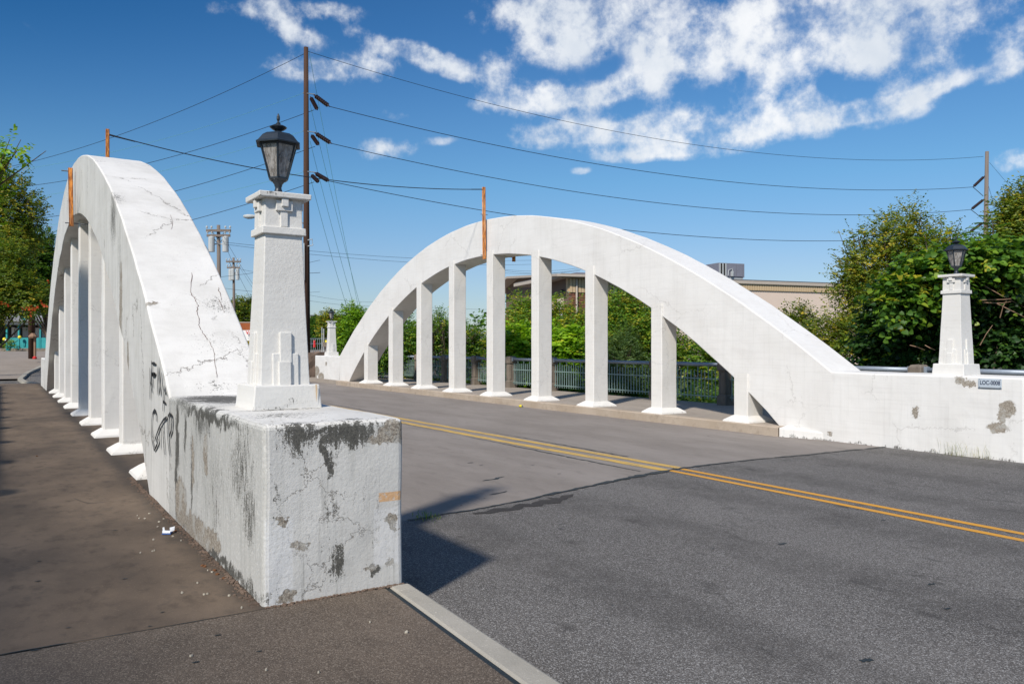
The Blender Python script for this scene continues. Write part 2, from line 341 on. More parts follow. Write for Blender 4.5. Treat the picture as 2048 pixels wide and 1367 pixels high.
M['lgrey'] = leafmat('leaf_greygreen', [(0, (.03, .055, .02)), (.45, (.07, .12, .045)), (.8, (.11, .17, .05)), (1, (.17, .22, .06))])
M['lred'] = leafmat('leaf_red', [(0, (.25, .03, .01)), (1, (.5, .07, .02))])

# lantern glass, grimy and ribbed
def glass_mat():
    m, t, b, o = new_mat('grimy_lantern_glass')
    n = t.noise(t.scalev(t.P, (1, 1, .35)), 45, 4, .6)
    t.put(b.inputs['Base Color'], t.mix(t.ss(n, .35, .65), (.20, .18, .165), (.46, .44, .42)))
    b.inputs['Roughness'].default_value = .22; b.inputs['Specular IOR Level'].default_value = .6
    tr = t.node('ShaderNodeBsdfTransparent'); mx = t.node('ShaderNodeMixShader'); mx.inputs[0].default_value = .66
    t.l.new(tr.outputs[0], mx.inputs[1]); t.l.new(b.outputs[0], mx.inputs[2]); t.l.new(mx.outputs[0], o.inputs[0])
    bump(t, b, n, .6, .004); return m
M['glass'] = glass_mat()
M['bulb'] = simple('white_bulb', (.35, .3, .26), .4, var=.1, bs=0)

# ------------------------------------------------------------------ mesh helpers
def tag(o, label=None, cat=None, group=None, kind=None):
    if label: o['label'] = label
    if cat: o['category'] = cat
    if group: o['group'] = group
    if kind: o['kind'] = kind
    return o
def empty(name, loc, label=None, cat=None, group=None, rz=0):
    o = bpy.data.objects.new(name, None); C.objects.link(o); o.location = loc; o.rotation_euler = (0, 0, rz)
    o.empty_display_size = .2
    return tag(o, label, cat, group)
class MB:
    """collects shapes in WORLD coordinates; build() stores them relative to the parent's origin"""
    def __init__(s): s.v = []; s.f = []; s.mi = []
    def add(s, vs, fs, mi=0):
        n = len(s.v); s.v += [tuple(p) for p in vs]; s.f += [tuple(i + n for i in q) for q in fs]; s.mi += [mi] * len(fs)
    def box(s, x0, x1, y0, y1, z0, z1, mi=0):
        s.add([(x0,y0,z0),(x1,y0,z0),(x1,y1,z0),(x0,y1,z0),(x0,y0,z1),(x1,y0,z1),(x1,y1,z1),(x0,y1,z1)],
              [(0,3,2,1),(4,5,6,7),(0,1,5,4),(1,2,6,5),(2,3,7,6),(3,0,4,7)], mi)
    def obox(s, c, ux, uy, uz, hx, hy, hz, mi=0):
        c = Vector(c); vs = []
        for z in (-1, 1):
            for (a, b) in ((-1,-1),(1,-1),(1,1),(-1,1)): vs.append(c + ux * (a * hx) + uy * (b * hy) + uz * (z * hz))
        s.add(vs, [(0,3,2,1),(4,5,6,7),(0,1,5,4),(1,2,6,5),(2,3,7,6),(3,0,4,7)], mi)
    def frustum(s, cx, cy, z0, z1, w0, w1, d0=None, d1=None, mi=0):
        d0 = d0 or w0; d1 = d1 or w1
        s.add([(cx-w0,cy-d0,z0),(cx+w0,cy-d0,z0),(cx+w0,cy+d0,z0),(cx-w0,cy+d0,z0),(cx-w1,cy-d1,z1),(cx+w1,cy-d1,z1),(cx+w1,cy+d1,z1),(cx-w1,cy+d1,z1)],
              [(0,3,2,1),(4,5,6,7),(0,1,5,4),(1,2,6,5),(2,3,7,6),(3,0,4,7)], mi)
    def tube(s, pts, r, n=6, r1=None, cap=True, mi=0):
        pts = [Vector(p) for p in pts]; k = len(pts); r1 = r if r1 is None else r1; vs = []
        for i, p in enumerate(pts):
            d = (pts[min(i + 1, k - 1)] - pts[max(i - 1, 0)]).normalized()
            a = d.cross(Vector((0, 0, 1))); a = a.normalized() if a.length > 1e-3 else Vector((1, 0, 0)); b = d.cross(a)
            rr = r + (r1 - r) * i / max(1, k - 1)
            for j in range(n):
                t = 2 * math.pi * j / n; vs.append(p + a * (math.cos(t) * rr) + b * (math.sin(t) * rr))
        fs = [(i*n+j, i*n+(j+1)%n, (i+1)*n+(j+1)%n, (i+1)*n+j) for i in range(k - 1) for j in range(n)]
        if cap: fs += [tuple(range(n))[::-1], tuple((k-1)*n + j for j in range(n))]
        s.add(vs, fs, mi)
    def lathe(s, prof, n, c=(0, 0, 0), rot=0, mi=0):
        vs = []; k = len(prof)
        for (r, z) in prof:
            for j in range(n):
                t = rot + 2 * math.pi * j / n; vs.append((c[0] + r * math.cos(t), c[1] + r * math.sin(t), c[2] + z))
        fs = [(i*n+j, i*n+(j+1)%n, (i+1)*n+(j+1)%n, (i+1)*n+j) for i in range(k - 1) for j in range(n)]
        fs += [tuple(range(n))[::-1], tuple((k-1)*n + j for j in range(n))]
        s.add(vs, fs, mi)
    def grid(s, pf, nu, nv, mi=0):
        vs = [pf(i / nu, j / nv) for i in range(nu + 1) for j in range(nv + 1)]; w_ = nv + 1
        s.add(vs, [(i*w_+j, (i+1)*w_+j, (i+1)*w_+j+1, i*w_+j+1) for i in range(nu) for j in range(nv)], mi)
    def build(s, name, mat, parent=None, smooth=False, bevel=0, merge=False, jit=0, jscale=2.5, kind=None, label=None, seg=2):
        me = bpy.data.meshes.new(name)
        off = parent_world(parent) if parent else Vector((0, 0, 0))
        me.from_pydata([(p[0]-off.x, p[1]-off.y, p[2]-off.z) for p in s.v], [], s.f)
        for m_ in (mat if isinstance(mat, (list, tuple)) else [mat]): me.materials.append(m_)
        if any(s.mi): me.polygons.foreach_set('material_index', s.mi)
        if merge:
            bm = bmesh.new(); bm.from_mesh(me); bmesh.ops.remove_doubles(bm, verts=bm.verts, dist=1e-4)
            bmesh.ops.dissolve_degenerate(bm, edges=bm.edges, dist=1e-5)
            bmesh.ops.recalc_face_normals(bm, faces=bm.faces); bm.to_mesh(me); bm.free()
        if jit:
            for v in me.vertices:
                q = Vector(v.co) + off
                v.co += noise.noise_vector(q * jscale) * jit + noise.noise_vector(q * jscale * 4) * jit * .35
        if smooth: me.polygons.foreach_set('use_smooth', [True] * len(me.polygons))
        me.update()
        o = bpy.data.objects.new(name, me); C.objects.link(o)
        if parent: o.parent = parent
        if bevel:
            b = o.modifiers.new('bevel', 'BEVEL'); b.width = bevel; b.segments = seg; b.limit_method = 'ANGLE'; b.angle_limit = math.radians(38)
            if smooth: pass
        if kind: o['kind'] = kind
        if label: o['label'] = label
        return o
def parent_world(p):
    v = Vector((0, 0, 0))
    while p is not None: v += Vector(p.location); p = p.parent
    return v
def inst(src, parent, loc, name=None):
    o = src.copy(); C.objects.link(o); o.parent = parent; o.location = loc; return o
def copy_tree(o, parent=None):
    c = o.copy(); C.objects.link(c); c.parent = parent
    for ch in list(o.children): copy_tree(ch, c)
    return c

# ------------------------------------------------------------------ ground, creek, deck, road, walks
ZR = -0.185
def sm(x, a, b): t = max(0, min(1, (x - a) / (b - a))); return t * t * (3 - 2 * t)
def ground_z(x, y):
    z = -.32
    gully = sm(y, 7.0, 12.0) * (1 - sm(y, 33.0, 39.5))
    z -= 3.6 * gully
    z -= 2.2 * sm(x, 16.6, 19.5) * (1 - sm(y, 30, 40)) * (1 - gully)
    z += 1.42 * sm(y, 39.5, 66)
    return z
mb = MB()
ys = [-900, -300, -90, -30, -10, 0, 4, 6.5] + [7 + .5 * i for i in range(70)] + [43, 46, 50, 54, 58, 62, 66, 75, 100, 160, 300, 700, 1800, 4500]
xs = [-3000, -900, -300, -100, -40, -20, -10, -5, -1.4, 2, 7, 12.5, 16.2, 16.6, 17.2, 18, 19, 20, 22, 25, 30, 40, 60, 90, 150, 300, 900, 3000]
nx = len(xs)
mb.add([(x, y, ground_z(x, y)) for y in ys for x in xs], [(j*nx+i, j*nx+i+1, (j+1)*nx+i+1, (j+1)*nx+i) for j in range(len(ys)-1) for i in range(nx-1)])
mb.build('ground', M['grasst'], smooth=True, kind='structure')
mb = MB(); mb.box(-300, 400, 15, 32, -3.9, -3.55); mb.build('creek_water', M['water'], kind='structure')
JN = [(2.24, 7.12), (3.4, 7.23), (4.57, 7.36), (5.52, 7.62), (6.6, 7.88), (7.84, 8.16), (8.7, 8.22), (9.55, 8.22), (11, 8.12), (12.73, 8.04)]
mb = MB()
def strip(mb, left, right, z, mi=0, zb=None):
    n = len(left); mb.add([(x, y, z) for x, y in left] + [(x, y, z) for x, y in right], [(i, n + i, n + i + 1, i + 1) for i in range(n - 1)], mi)
n = len(JN)
mb.add([(x, y, ZR) for x, y in JN] + [(x, 38.6, ZR) for x, y in JN], [(i, i+1, n+i+1, n+i) for i in range(n-1)])
mb.box(1.9, 12.8, 8.4, 38.4, -.95, ZR - .01)
mb.build('road_bridge', M['road_deck'], kind='structure')
mb = MB()
JX = [(2.0, 7.12)] + JN[1:] + [(13.4, 8.04)]
n = len(JX)
mb.add([(x, y, ZR) for x, y in JX] + [(x, -40, ZR) for x, y in JX], [(i, n+i, n+i+1, i+1) for i in range(n-1)])
mb.add([(13.4, 5.8, ZR), (13.4, -40, ZR), (60, -40, ZR), (60, 5.8, ZR)], [(0, 1, 2, 3)])
mb.build('road_approach', M['asphalt'], kind='structure')
# left walk: far slab and near slab with a real open joint between them
mb = MB(); mb.box(-1.35, 2.1, 4.755, 38.4, -.75, 0); mb.build('sidewalk_left', M['walk'], kind='structure', bevel=.006)
mb = MB(); mb.add([(-9,-30,0),(1.72,-30,0),(1.982,3.0,0),(2.072,4.742,0),(-9,4.742,0),(-9,-30,-.3),(1.72,-30,-.3),(1.982,3.0,-.3),(2.072,4.742,-.3),(-9,4.742,-.3)],
    [(0,1,2,3,4),(5,9,8,7,6),(0,5,6,1),(1,6,7,2),(2,7,8,3),(3,8,9,4),(4,9,5,0)])
mb.build('sidewalk_near', M['walk_near'], kind='structure', bevel=.008)
mb = MB(); mb.add([(1.80,-30,.004),(1.98,-30,.004),(2.17,2.9,.004),(2.245,4.755,.004),(2.10,4.755,.004),(2.01,3.0,.004)]
    + [(1.80,-30,-.4),(1.98,-30,-.4),(2.17,2.9,-.4),(2.245,4.755,-.4),(2.10,4.755,-.4),(2.01,3.0,-.4)],
    [(0,1,2,5),(5,2,3,4),(1,7,8,2),(2,8,9,3),(0,5,11,6),(5,4,10,11),(4,3,9,10),(0,6,7,1)])
mb.build('kerb_near', M['kerb'], kind='structure', bevel=.02)
mb = MB(); mb.add([(1.72,-30,-.004),(1.80,-30,-.004),(2.01,3.0,-.004),(2.10,4.742,-.004),(2.05,4.742,-.004),(1.96,3.0,-.004)], [(0,1,2,5),(5,2,3,4)])
mb.build('kerb_joint_filler', M['tar'], kind='structure')
# right raised walk with its curb face
mb = MB()
def curbx(y): return 12.5 + .012 * math.sin(y * 1.7) + .008 * math.sin(y * 4.1)
yy = [10.05 + (34.0 - 10.05) * i / 60 for i in range(61)]
for i in range(60):
    a, b_ = yy[i], yy[i+1]; xa, xb = curbx(a), curbx(b_)
    mb.add([(xa,a,-.4),(xb,b_,-.4),(xb-.01,b_,-.02),(xa-.01,a,-.02),(xb+.02,b_,0),(xa+.02,a,0),(12.72,b_,.002),(12.72,a,.002)], [(0,3,2,1),(3,5,4,2),(5,7,6,4)])
mb.add([(12.5,10.05,-.4),(12.5,10.05,0),(12.8,10.05,0),(12.8,10.05,-.4)], [(0,1,2,3)])
mb.build('curb_right', M['curb_tan'], kind='structure')
mb = MB(); mb.box(12.715, 16.2, 10.0, 38.4, -.75, -.002); mb.box(13.1, 16.2, 3.0, 9.999, -.75, -.002); mb.build('sidewalk_right', M['walk_right'], kind='structure')
# tar in the joint and along the centre line, asphalt patch
def ribbon(name, pts, wf, z, mat, seed=0, parent=None, jl=.03):
    r = random.Random(seed); L = []; R = []
    P2 = []
    for i in range(len(pts) - 1):
        a, b_ = Vector((*pts[i], 0)), Vector((*pts[i+1], 0)); k = max(2, int((b_ - a).length / .07))
        for j in range(k): P2.append(a.lerp(b_, j / k))
    P2.append(Vector((*pts[-1], 0)))
    for i, p in enumerate(P2):
        d = (P2[min(i+1, len(P2)-1)] - P2[max(0, i-1)]).normalized(); nrm = Vector((-d.y, d.x, 0)); f_ = i / (len(P2) - 1)
        w_ = wf(f_); o_ = noise.noise(Vector((p.x * 2.3, p.y * 2.3, seed))) * jl
        wl = max(.002, w_ * (.55 + noise.noise(Vector((p.x * 9, p.y * 9, seed + 3))))); wr = max(.002, w_ * (.55 + noise.noise(Vector((p.x * 9, p.y * 9, seed + 7)))))
        a = p + nrm * (o_ + wl); b_ = p + nrm * (o_ - wr); L.append((a.x, a.y)); R.append((b_.x, b_.y))
    m_ = MB(); strip(m_, R, L, z); return m_.build(name, mat, parent, kind='structure')
ribbon('road_tar_joint', JN[1:], lambda f: .028 + .055 * math.exp(-((f - .42) / .07) ** 2) + .02 * (f > .2), ZR + .008, M['tar'], 3)
ribbon('road_tar_seam', [(7.42, 8.3), (7.47, 12), (7.5, 15), (7.52, 20)], lambda f: .035 * max(0, math.sin(f * 9) * .6 + .5) , ZR + .0045, M['tar'], 5)
ribbon('road_tar_seam', [(8.25, 9.5), (8.28, 14), (8.22, 20), (8.2, 30)], lambda f: .03 * max(0, math.sin(f * 12 + 1) * .7 + .35), ZR + .0045, M['tar'], 8)
ribbon('road_patch', [(4.1, 7.12), (4.5, 7.12), (4.9, 7.18), (5.3, 7.3), (5.62, 7.46)], lambda f: .17 * math.sin(math.pi * min(1, f * .9 + .08)) ** .8, ZR + .004, M['patch'], 9)
ribbon('road_tar_blot', [(5.2, 8.82), (5.42, 8.86), (5.62, 8.96)], lambda f: .05 * math.sin(math.pi * f) + .012, ZR + .004, M['tar'], 13)
ribbon('road_tar_blot', [(4.78, 7.95), (4.95, 7.97), (5.08, 8.02)], lambda f: .03 * math.sin(math.pi * f) + .01, ZR + .004, M['tar'], 15)
ribbon('sidewalk_crack', [(-.2, 4.76), (.4, 4.74), (.9, 4.73), (1.3, 4.735)], lambda f: .007, .003, M['tar'], 19, jl=.012)
ribbon('sidewalk_crack', [(.62, 9.2), (.75, 8.85), (.95, 8.85), (1.3, 8.9)], lambda f: .006, .003, M['tar'], 21, jl=.05)
# yellow double centre line
def linemat(name, wear, col):
    m, t, b, o = new_mat(name)
    n = t.noise(t.scalev(t.P, (18, 1.2, 1)), 2.0, 6, .7); n2 = t.noise(t.P, 55, 5, .7)
    k = t.ss(t.m('ADD', t.m('MULTIPLY', n, .6), t.m('MULTIPLY', n2, .4)), .5 - wear * .05, .56 + (1 - wear) * .2)
    t.put(b.inputs['Base Color'], t.mix(t.m('MULTIPLY', k, wear), col, (.20, .17, .14)))
    b.inputs['Roughness'].default_value = .75; bump(t, b, n2, .4, .004); return m
LA = linemat('yellow_line_new', .5, (.60, .29, .035)); LD = linemat('yellow_line_worn', .85, (.60, .38, .08))
def line_strip(name, pts, hw, z, mat):
    L = [(x - hw, y) for x, y in pts]; R = [(x + hw, y) for x, y in pts]; m_ = MB(); strip(m_, L, R, z); return m_.build(name, mat, kind='structure')
def blots(pts, z, seed):
    r = random.Random(seed)
    for (u, v, sz) in pts:
        a = (u - 1024) / F; t = (z - EYE) / (-(v - HOR) / F); x, y = (S_ + a * C_) * t, (C_ - a * S_) * t
        m_ = MB(); n_ = 14; a0 = r.uniform(0, 6); ring = []
        for j in range(n_):
            q = 2 * math.pi * j / n_; rr_ = sz * .62 * (1 + 1.1 * noise.noise(Vector((math.cos(q) * 2.3 + seed, math.sin(q) * 2.3, u))) + r.uniform(-.12, .12))
            ring.append((x + math.cos(q) * rr_ * 1.6, y + math.sin(q) * rr_ * .7, z + .0035))
        m_.add(ring, [tuple(range(n_))]); m_.build('tar_spot', M['tar'], kind='structure')
blots([(1564, 1087, .05), (1862, 1168, .035), (1895, 1217, .03), (1734, 1320, .04), (1767, 1040, .03), (1486, 983, .03), (1426, 1097, .018), (1399, 1042, .02), (1120, 1048, .02), (1122, 1057, .025), (990, 987, .05), (1118, 947, .03), (940, 925, .05), (962, 930, .03), (1066, 930, .03), (1225, 1210, .01), (1213, 1235, .012)], ZR, 3)
blots([(78, 1122, .018), (75, 1162, .022), (250, 1157, .018), (325, 1224, .014), (391, 1324, .018), (435, 1270, .016), (519, 1302, .016), (300, 1252, .012), (70, 1300, .02), (136, 1255, .012), (230, 1060, .02)], .001, 5)
line_strip('yellow_line', [(7.66, -20), (7.66, 3.5), (7.83, 8.14)], .05, ZR + .004, LA)
line_strip('yellow_line', [(7.93, -20), (7.93, 3.6), (8.06, 8.17)], .05, ZR + .004, LA)
line_strip('yellow_line', [(7.80, 8.17), (7.66, 12), (7.62, 20), (7.6, 38)], .085, ZR + .004, LD)
line_strip('yellow_line', [(8.10, 8.22), (8.05, 12), (7.98, 20), (7.92, 38)], .075, ZR + .004, LD)

# far side of the bridge: concrete street climbing away, kerb return
mb = MB()
ysf = [38.42, 39.5, 41, 43, 46, 50, 54, 58, 62, 66, 80, 110]
for xr, nm in (((-60, -4, 2.1, 5, 9, 12.5, 14.5, 30, 60), 'far_street'),):
    nn = len(xr)
    V_ = [(x, y, max(ground_z(x, y) + .03, ZR if y < 39 else -9)) for y in ysf for x in xr]; JS = ysf.index(50)
    mb.add(V_, [(j*nn+i, j*nn+i+1, (j+1)*nn+i+1, (j+1)*nn+i) for j in range(JS, len(ysf)-1) for i in range(nn-1)])
    ma = MB(); ma.add(V_, [(j*nn+i, j*nn+i+1, (j+1)*nn+i+1, (j+1)*nn+i) for j in range(JS) for i in range(nn-1)]); ma.build('side_street', M['asphalt'], kind='structure')  # dark asphalt across this strip also paints in the shade of the trees
mb.build('road_far', M['farstreet'], kind='structure')
mb = MB()
def far_z(x, y): return ground_z(x, y) + .03
kp = [(2.2, 38.45), (2.0, 40), (1.5, 41.5), (.9, 43.2), (.75, 45), (1.1, 48), (2.0, 52), (3.2, 56)]
LL = [(x - .1, y) for x, y in kp]; RR = [(x + .1, y) for x, y in kp]; nk = len(kp)
mb.add([(x, y, far_z(x, y) - .1) for x, y in LL] + [(x, y, far_z(x, y) + .12) for x, y in LL] + [(x, y, far_z(x, y) + .12) for x, y in RR] + [(x, y, far_z(x, y) - .1) for x, y in RR],
       [(k*nk+i, (k+1)*nk+i, (k+1)*nk+i+1, k*nk+i+1) for k in range(3) for i in range(nk-1)])
mb.build('kerb_far', M['kerb'], kind='structure')
mb = MB()
mb.add([(x, y, far_z(x, y) + .1) for x, y in LL] + [(-12, y, far_z(-12, y) + .1) for x, y in LL], [(i, i+1, nk+i+1, nk+i) for i in range(4, nk-1)])
mb.build('sidewalk_far', M['farstreet'], kind='structure')

# ------------------------------------------------------------------ the two concrete arches
def zo(d): return 5.48 - .0280 * d * d
def zi(d): return 4.36 - .031 * d * d - .00002 * d ** 4
HW = 12.55
white_r = paint('paint_right_arch', (.72, .705, .68), (.60, .575, .54), .4, .10, side_grey=.3, crack=.22, cscale=.5, pit=.35, stucco=.22,
    peel=[((12.7, 6.77, 1.01), (.4, .09, .055)), ((12.7, 6.62, .95), (.4, .11, .06)), ((12.7, 6.06, .60), (.4, .12, .12)), ((12.7, 6.15, .47), (.4, .055, .10)),
          ((12.7, 6.2, .30), (.4, .15, .085)), ((12.7, 7.49, .44), (.4, .06, .10)), ((12.7, 9.1, -.05), (.4, .05, .03)),
          ((12.9, 13.6, 3.5), (.12, .12, .1)), ((12.7, 37.2, .35), (.5, .35, .22)), ((12.7, 36.6, .1), (.5, .4, .18)), ((12.7, 35.9, .7), (.5, .12, .1)), ((12.7, 37.5, .0), (.5, .3, .3))],
    mould=[((12.7, 8, -.2), (3, 60, .07), .55), ((12.7, 8.0, 1.0), (.3, .18, .12), .35), ((12.7, 6.6, 0.2), (.3, .3, .25), .2)])
white_l = paint('paint_left_arch', (.72, .70, .665), (.50, .48, .44), .55, .40, side_grey=.95, crack=.85, cscale=.75, pit=.7, crackaxis=(1.3, 1, .5), stucco=.30,
    peel=[((1.3, 11.45, 2.05), (.3, .14, .62)), ((1.3, 10.75, 1.35), (.3, .10, .26)), ((1.3, 9.3, 2.1), (.2, .05, .12))],
    mould=[((1.3, 12.3, 3.35), (.25, .55, .75), .62), ((1.3, 11.6, 2.6), (.2, .3, 1.0), .45), ((2.05, 9.35, 1.95), (.3, .35, .35), .5), ((2.0, 8.7, 1.45), (.35, .3, .3), .3), ((1.8, 8.15, 1.1), (.7, .3, .12), .6), ((1.76, 10.5, 3.0), (1.2, 4.5, 3.2), .20), ((1.9, 8.6, 1.6), (.6, .6, .7), .30)])
block_l = paint('paint_left_block', (.70, .68, .64), (.46, .44, .40), .55, .38, side_grey=.85, crack=.7, cscale=1.6, pit=1.0, stucco=.6,
    peel=[((2.16, 4.77, .98), (.14, .25, .075)), ((2.02, 4.77, .945), (.06, .25, .03)), ((1.42, 4.77, .50), (.028, .2, .035)), ((1.52, 4.77, .33), (.05, .2, .03)), ((1.98, 4.77, .135), (.06, .2, .02)), ((2.12, 4.77, .16), (.035, .2, .025)),
          ((2.14, 4.77, .42), (.04, .2, .04)), ((1.3, 6.35, .73), (.2, .075, .16)), ((1.3, 6.85, .60), (.2, .05, .22)), ((1.3, 6.7, .08), (.2, .5, .12)), ((1.3, 7.35, .2), (.2, .25, .2)), ((1.3, 6.15, .12), (.2, .3, .07)), ((1.45, 4.77, .04), (.06, .2, .05))],
    mould=[((1.55, 4.77, 1.0), (.22, .22, .17), .85), ((1.85, 4.77, 1.0), (.32, .22, .14), .9), ((1.70, 4.77, .87), (.045, .22, .22), 1.0), ((1.75, 4.77, .2), (.09, .2, .16), .75), ((1.72, 4.77, .52), (.12, .2, .12), .45), ((2.0, 4.77, .14), (.08, .2, .04), .95), ((1.36, 4.77, .72), (.02, .2, .3), .5),
           ((1.3, 7.5, .75), (.2, .13, .45), 1.0), ((1.3, 7.55, .35), (.2, .10, .6), .9), ((1.3, 6.5, .95), (.2, .6, .22), .6), ((1.3, 5.3, .75), (.2, .6, .45), .55), ((1.3, 6.9, .5), (.2, .08, .6), .7), ((1.3, 6.0, .25), (.2, .25, .5), .5),
           ((1.3, 6.2, .03), (.2, 2.2, .09), .9), ((1.6, 5.35, 1.08), (.5, .45, .1), .55), ((1.62, 7.3, 1.08), (.6, .9, .1), .95), ((1.75, 5.9, 1.08), (.5, .15, .06), .8), ((1.85, 4.77, .5), (.7, .2, .7), .27), ((1.3, 6.2, .6), (.2, 1.8, .6), .38), ((1.75, 4.77, 1.04), (.55, .25, .05), .9), ((1.3, 6.3, 1.02), (.2, 1.8, .08), .85), ((1.3, 7.15, .8), (.2, .09, .35), .8), ((1.3, 5.1, .5), (.2, .3, .35), .6), ((1.3, 7.85, .9), (.2, .2, .3), .5)],
    boxes=[((1.30, 6.4, .5), (.035, 1.75, .85), (.33, .33, .31), .5), ((2.12, 4.77, .575), (.085, .1, .032), (.62, .36, .17), .9), ((1.40, 4.77, .25), (.09, .1, .28), (.66, .66, .66), .6), ((2.10, 4.77, .32), (.10, .1, .2), (.68, .67, .66), .6)])  # first box paints tree shade as grey over the walk-side face
hang_m = paint('paint_hangers', (.71, .69, .655), (.60, .575, .53), .35, .06, crack=.25, cscale=1.0, pit=.4, stucco=.22, mould=[((1.7, 10.35, .12), (.4, .4, .2), .55), ((7, 20, -.01), (60, 60, .04), .36)])
lamp_m = paint('paint_lamp_post', (.66, .645, .615), (.54, .52, .485), .35, .0, crack=.15, cscale=3.0, pit=.8, stucco=.5,
    mould=[((1.7, 5.95, 1.09), (.5, .12, .03), .42), ((1.83, 6.2, 2.70), (.3, .3, .05), .45), ((1.68, 5.95, 2.68), (.2, .2, .04), .5), ((1.83, 6.2, 2.41), (.3, .3, .03), .3)])
rustrun = simple('rust_run', (.56, .42, .27), .8, var=.3, bs=0)

def grid_block(mb, x0, x1, y0, y1, z0, z1, sx_=6, sy=16, sz=6, skip=()):
    L = lambda a, b_, t: a + (b_ - a) * t
    if 'y0' not in skip: mb.grid(lambda u, v: (L(x0,x1,u), y0, L(z0,z1,v)), sx_, sz)
    if 'y1' not in skip: mb.grid(lambda u, v: (L(x0,x1,u), y1, L(z0,z1,v)), sx_, sz)
    mb.grid(lambda u, v: (x0, L(y0,y1,u), L(z0,z1,v)), sy, sz)
    mb.grid(lambda u, v: (x1, L(y0,y1,u), L(z0,z1,v)), sy, sz)
    mb.grid(lambda u, v: (L(x0,x1,u), L(y0,y1,v), z1), sx_, sy)

def make_arch(x0, x1, yc, nearlen, farlen, rmat, bmat, label, hang_x, hang_y, zb, ped):
    root = empty('concrete_arch', ((x0 + x1) / 2, yc, 0), label, 'arch', 'concrete arches either side of the bridge')
    # rib
    N = 72
    out = [(-HW, zb), (-HW, 1.07)] + [(d, max(1.07, zo(d))) for d in [-HW + 2 * HW * i / N for i in range(1, N)]] + [(HW, 1.07), (HW, zb)]
    e = 11.4
    inn = [(-e, zb), (-e - .02, -.05)] + [(d, zi(d)) for d in [-e + 2 * e * i / N for i in range(1, N)]] + [(e + .02, -.05), (e, zb)]
    k = len(out); mb = MB()
    for xx in (x0, x1):
        vs = []; q = 6
        for (a, b_) in zip(out, inn):
            for j in range(q + 1):
                t = j / q; vs.append((xx, yc + a[0] + (b_[0] - a[0]) * t, a[1] + (b_[1] - a[1]) * t))
        mb.add(vs, [(i*(q+1)+j, (i+1)*(q+1)+j, (i+1)*(q+1)+j+1, i*(q+1)+j+1) for i in range(k - 1) for j in range(q)])
    for path in (out[1:-1], inn):
        q = 6; vs = [(x0 + (x1 - x0) * j / q, yc + p[0], p[1]) for p in path for j in range(q + 1)]
        mb.add(vs, [(i*(q+1)+j, (i+1)*(q+1)+j, (i+1)*(q+1)+j+1, i*(q+1)+j+1) for i in range(len(path) - 1) for j in range(q)])
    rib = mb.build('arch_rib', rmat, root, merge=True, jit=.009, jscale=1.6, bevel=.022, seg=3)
    mb = MB(); grid_block(mb, x0, x1, yc - HW - nearlen, yc - HW, zb, 1.078, 8, 26, 9, skip=('y1',))
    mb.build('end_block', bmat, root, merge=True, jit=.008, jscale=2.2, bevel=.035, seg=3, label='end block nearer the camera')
    mb = MB(); grid_block(mb, x0, x1, yc + HW, yc + HW + farlen, zb, 1.078, 6, 20, 6, skip=('y0',))
    mb.build('end_block', rmat, root, merge=True, jit=.012, bevel=.035, label='end block at the far end of the bridge')
    # hangers: square uprights on flared feet
    for y in hang_y:
        xa, xb = hang_x; ya, yb = y - .18, y + .18
        top = min(zi(ya - yc), zi(yb - yc)) if abs(y - yc) < 11.3 else .5
        ztop = max(zi(ya - yc), zi(yb - yc)) + .12
        m_ = MB(); cx, cy = (xa + xb) / 2, y
        L = lambda a, b_, t: a + (b_ - a) * t
        for (f0, f1) in (((xa, ya), (xb, ya)), ((xb, ya), (xb, yb)), ((xb, yb), (xa, yb)), ((xa, yb), (xa, ya))):
            m_.grid(lambda u, v, f0=f0, f1=f1: (L(f0[0], f1[0], u), L(f0[1], f1[1], u), L(.10, ztop, v)), 3, max(4, int(ztop * 3)))
        h_ = m_.build('hanger', hang_m, root, merge=True, jit=.006, jscale=3, bevel=.018)
        m_ = MB(); w0x, w0y = (xb - xa) / 2, .18
        rings = [(ped, -.03), (ped - .02, .03), (.05, .10), (.012, .125)]
        vs = []
        for (e_, z_) in rings:
            for (sx1, sy1) in ((-1,-1),(-.3,-1),(.3,-1),(1,-1),(1,0),(1,1),(.3,1),(-.3,1),(-1,1),(-1,0)):
                vs.append((cx + sx1 * (w0x + e_ * (1 if sx1 < 0 or x0 < 5 else 1)), cy + sy1 * (w0y + e_), z_))
        n_ = 10
        m_.add(vs, [(i*n_+j, i*n_+(j+1)%n_, (i+1)*n_+(j+1)%n_, (i+1)*n_+j) for i in range(len(rings)-1) for j in range(n_)])
        m_.add([vs[-10+j] for j in range(10)], [tuple(range(10))])
        m_.build('footing', hang_m, h_, merge=True, jit=.006, jscale=6, bevel=.006)
    return root
RY = [11.17 + .2 * 0 + 2.485 * i for i in range(9)]
LY = [10.42 + 2.47 * i for i in range(9)]
arch_r = make_arch(12.73, 13.63, 21.62, 3.25, 3.3, white_r, white_r, 'clean white concrete arch with nine uprights on the far side of the road', (12.70, 13.17), RY, ZR - .25, .17)
arch_l = make_arch(1.305, 2.215, 20.45, 3.13, 3.3, white_l, block_l, 'stained white concrete arch with nine uprights beside the near walk, sprayed with black graffiti', (1.465, 1.93), LY, -.3, .165)

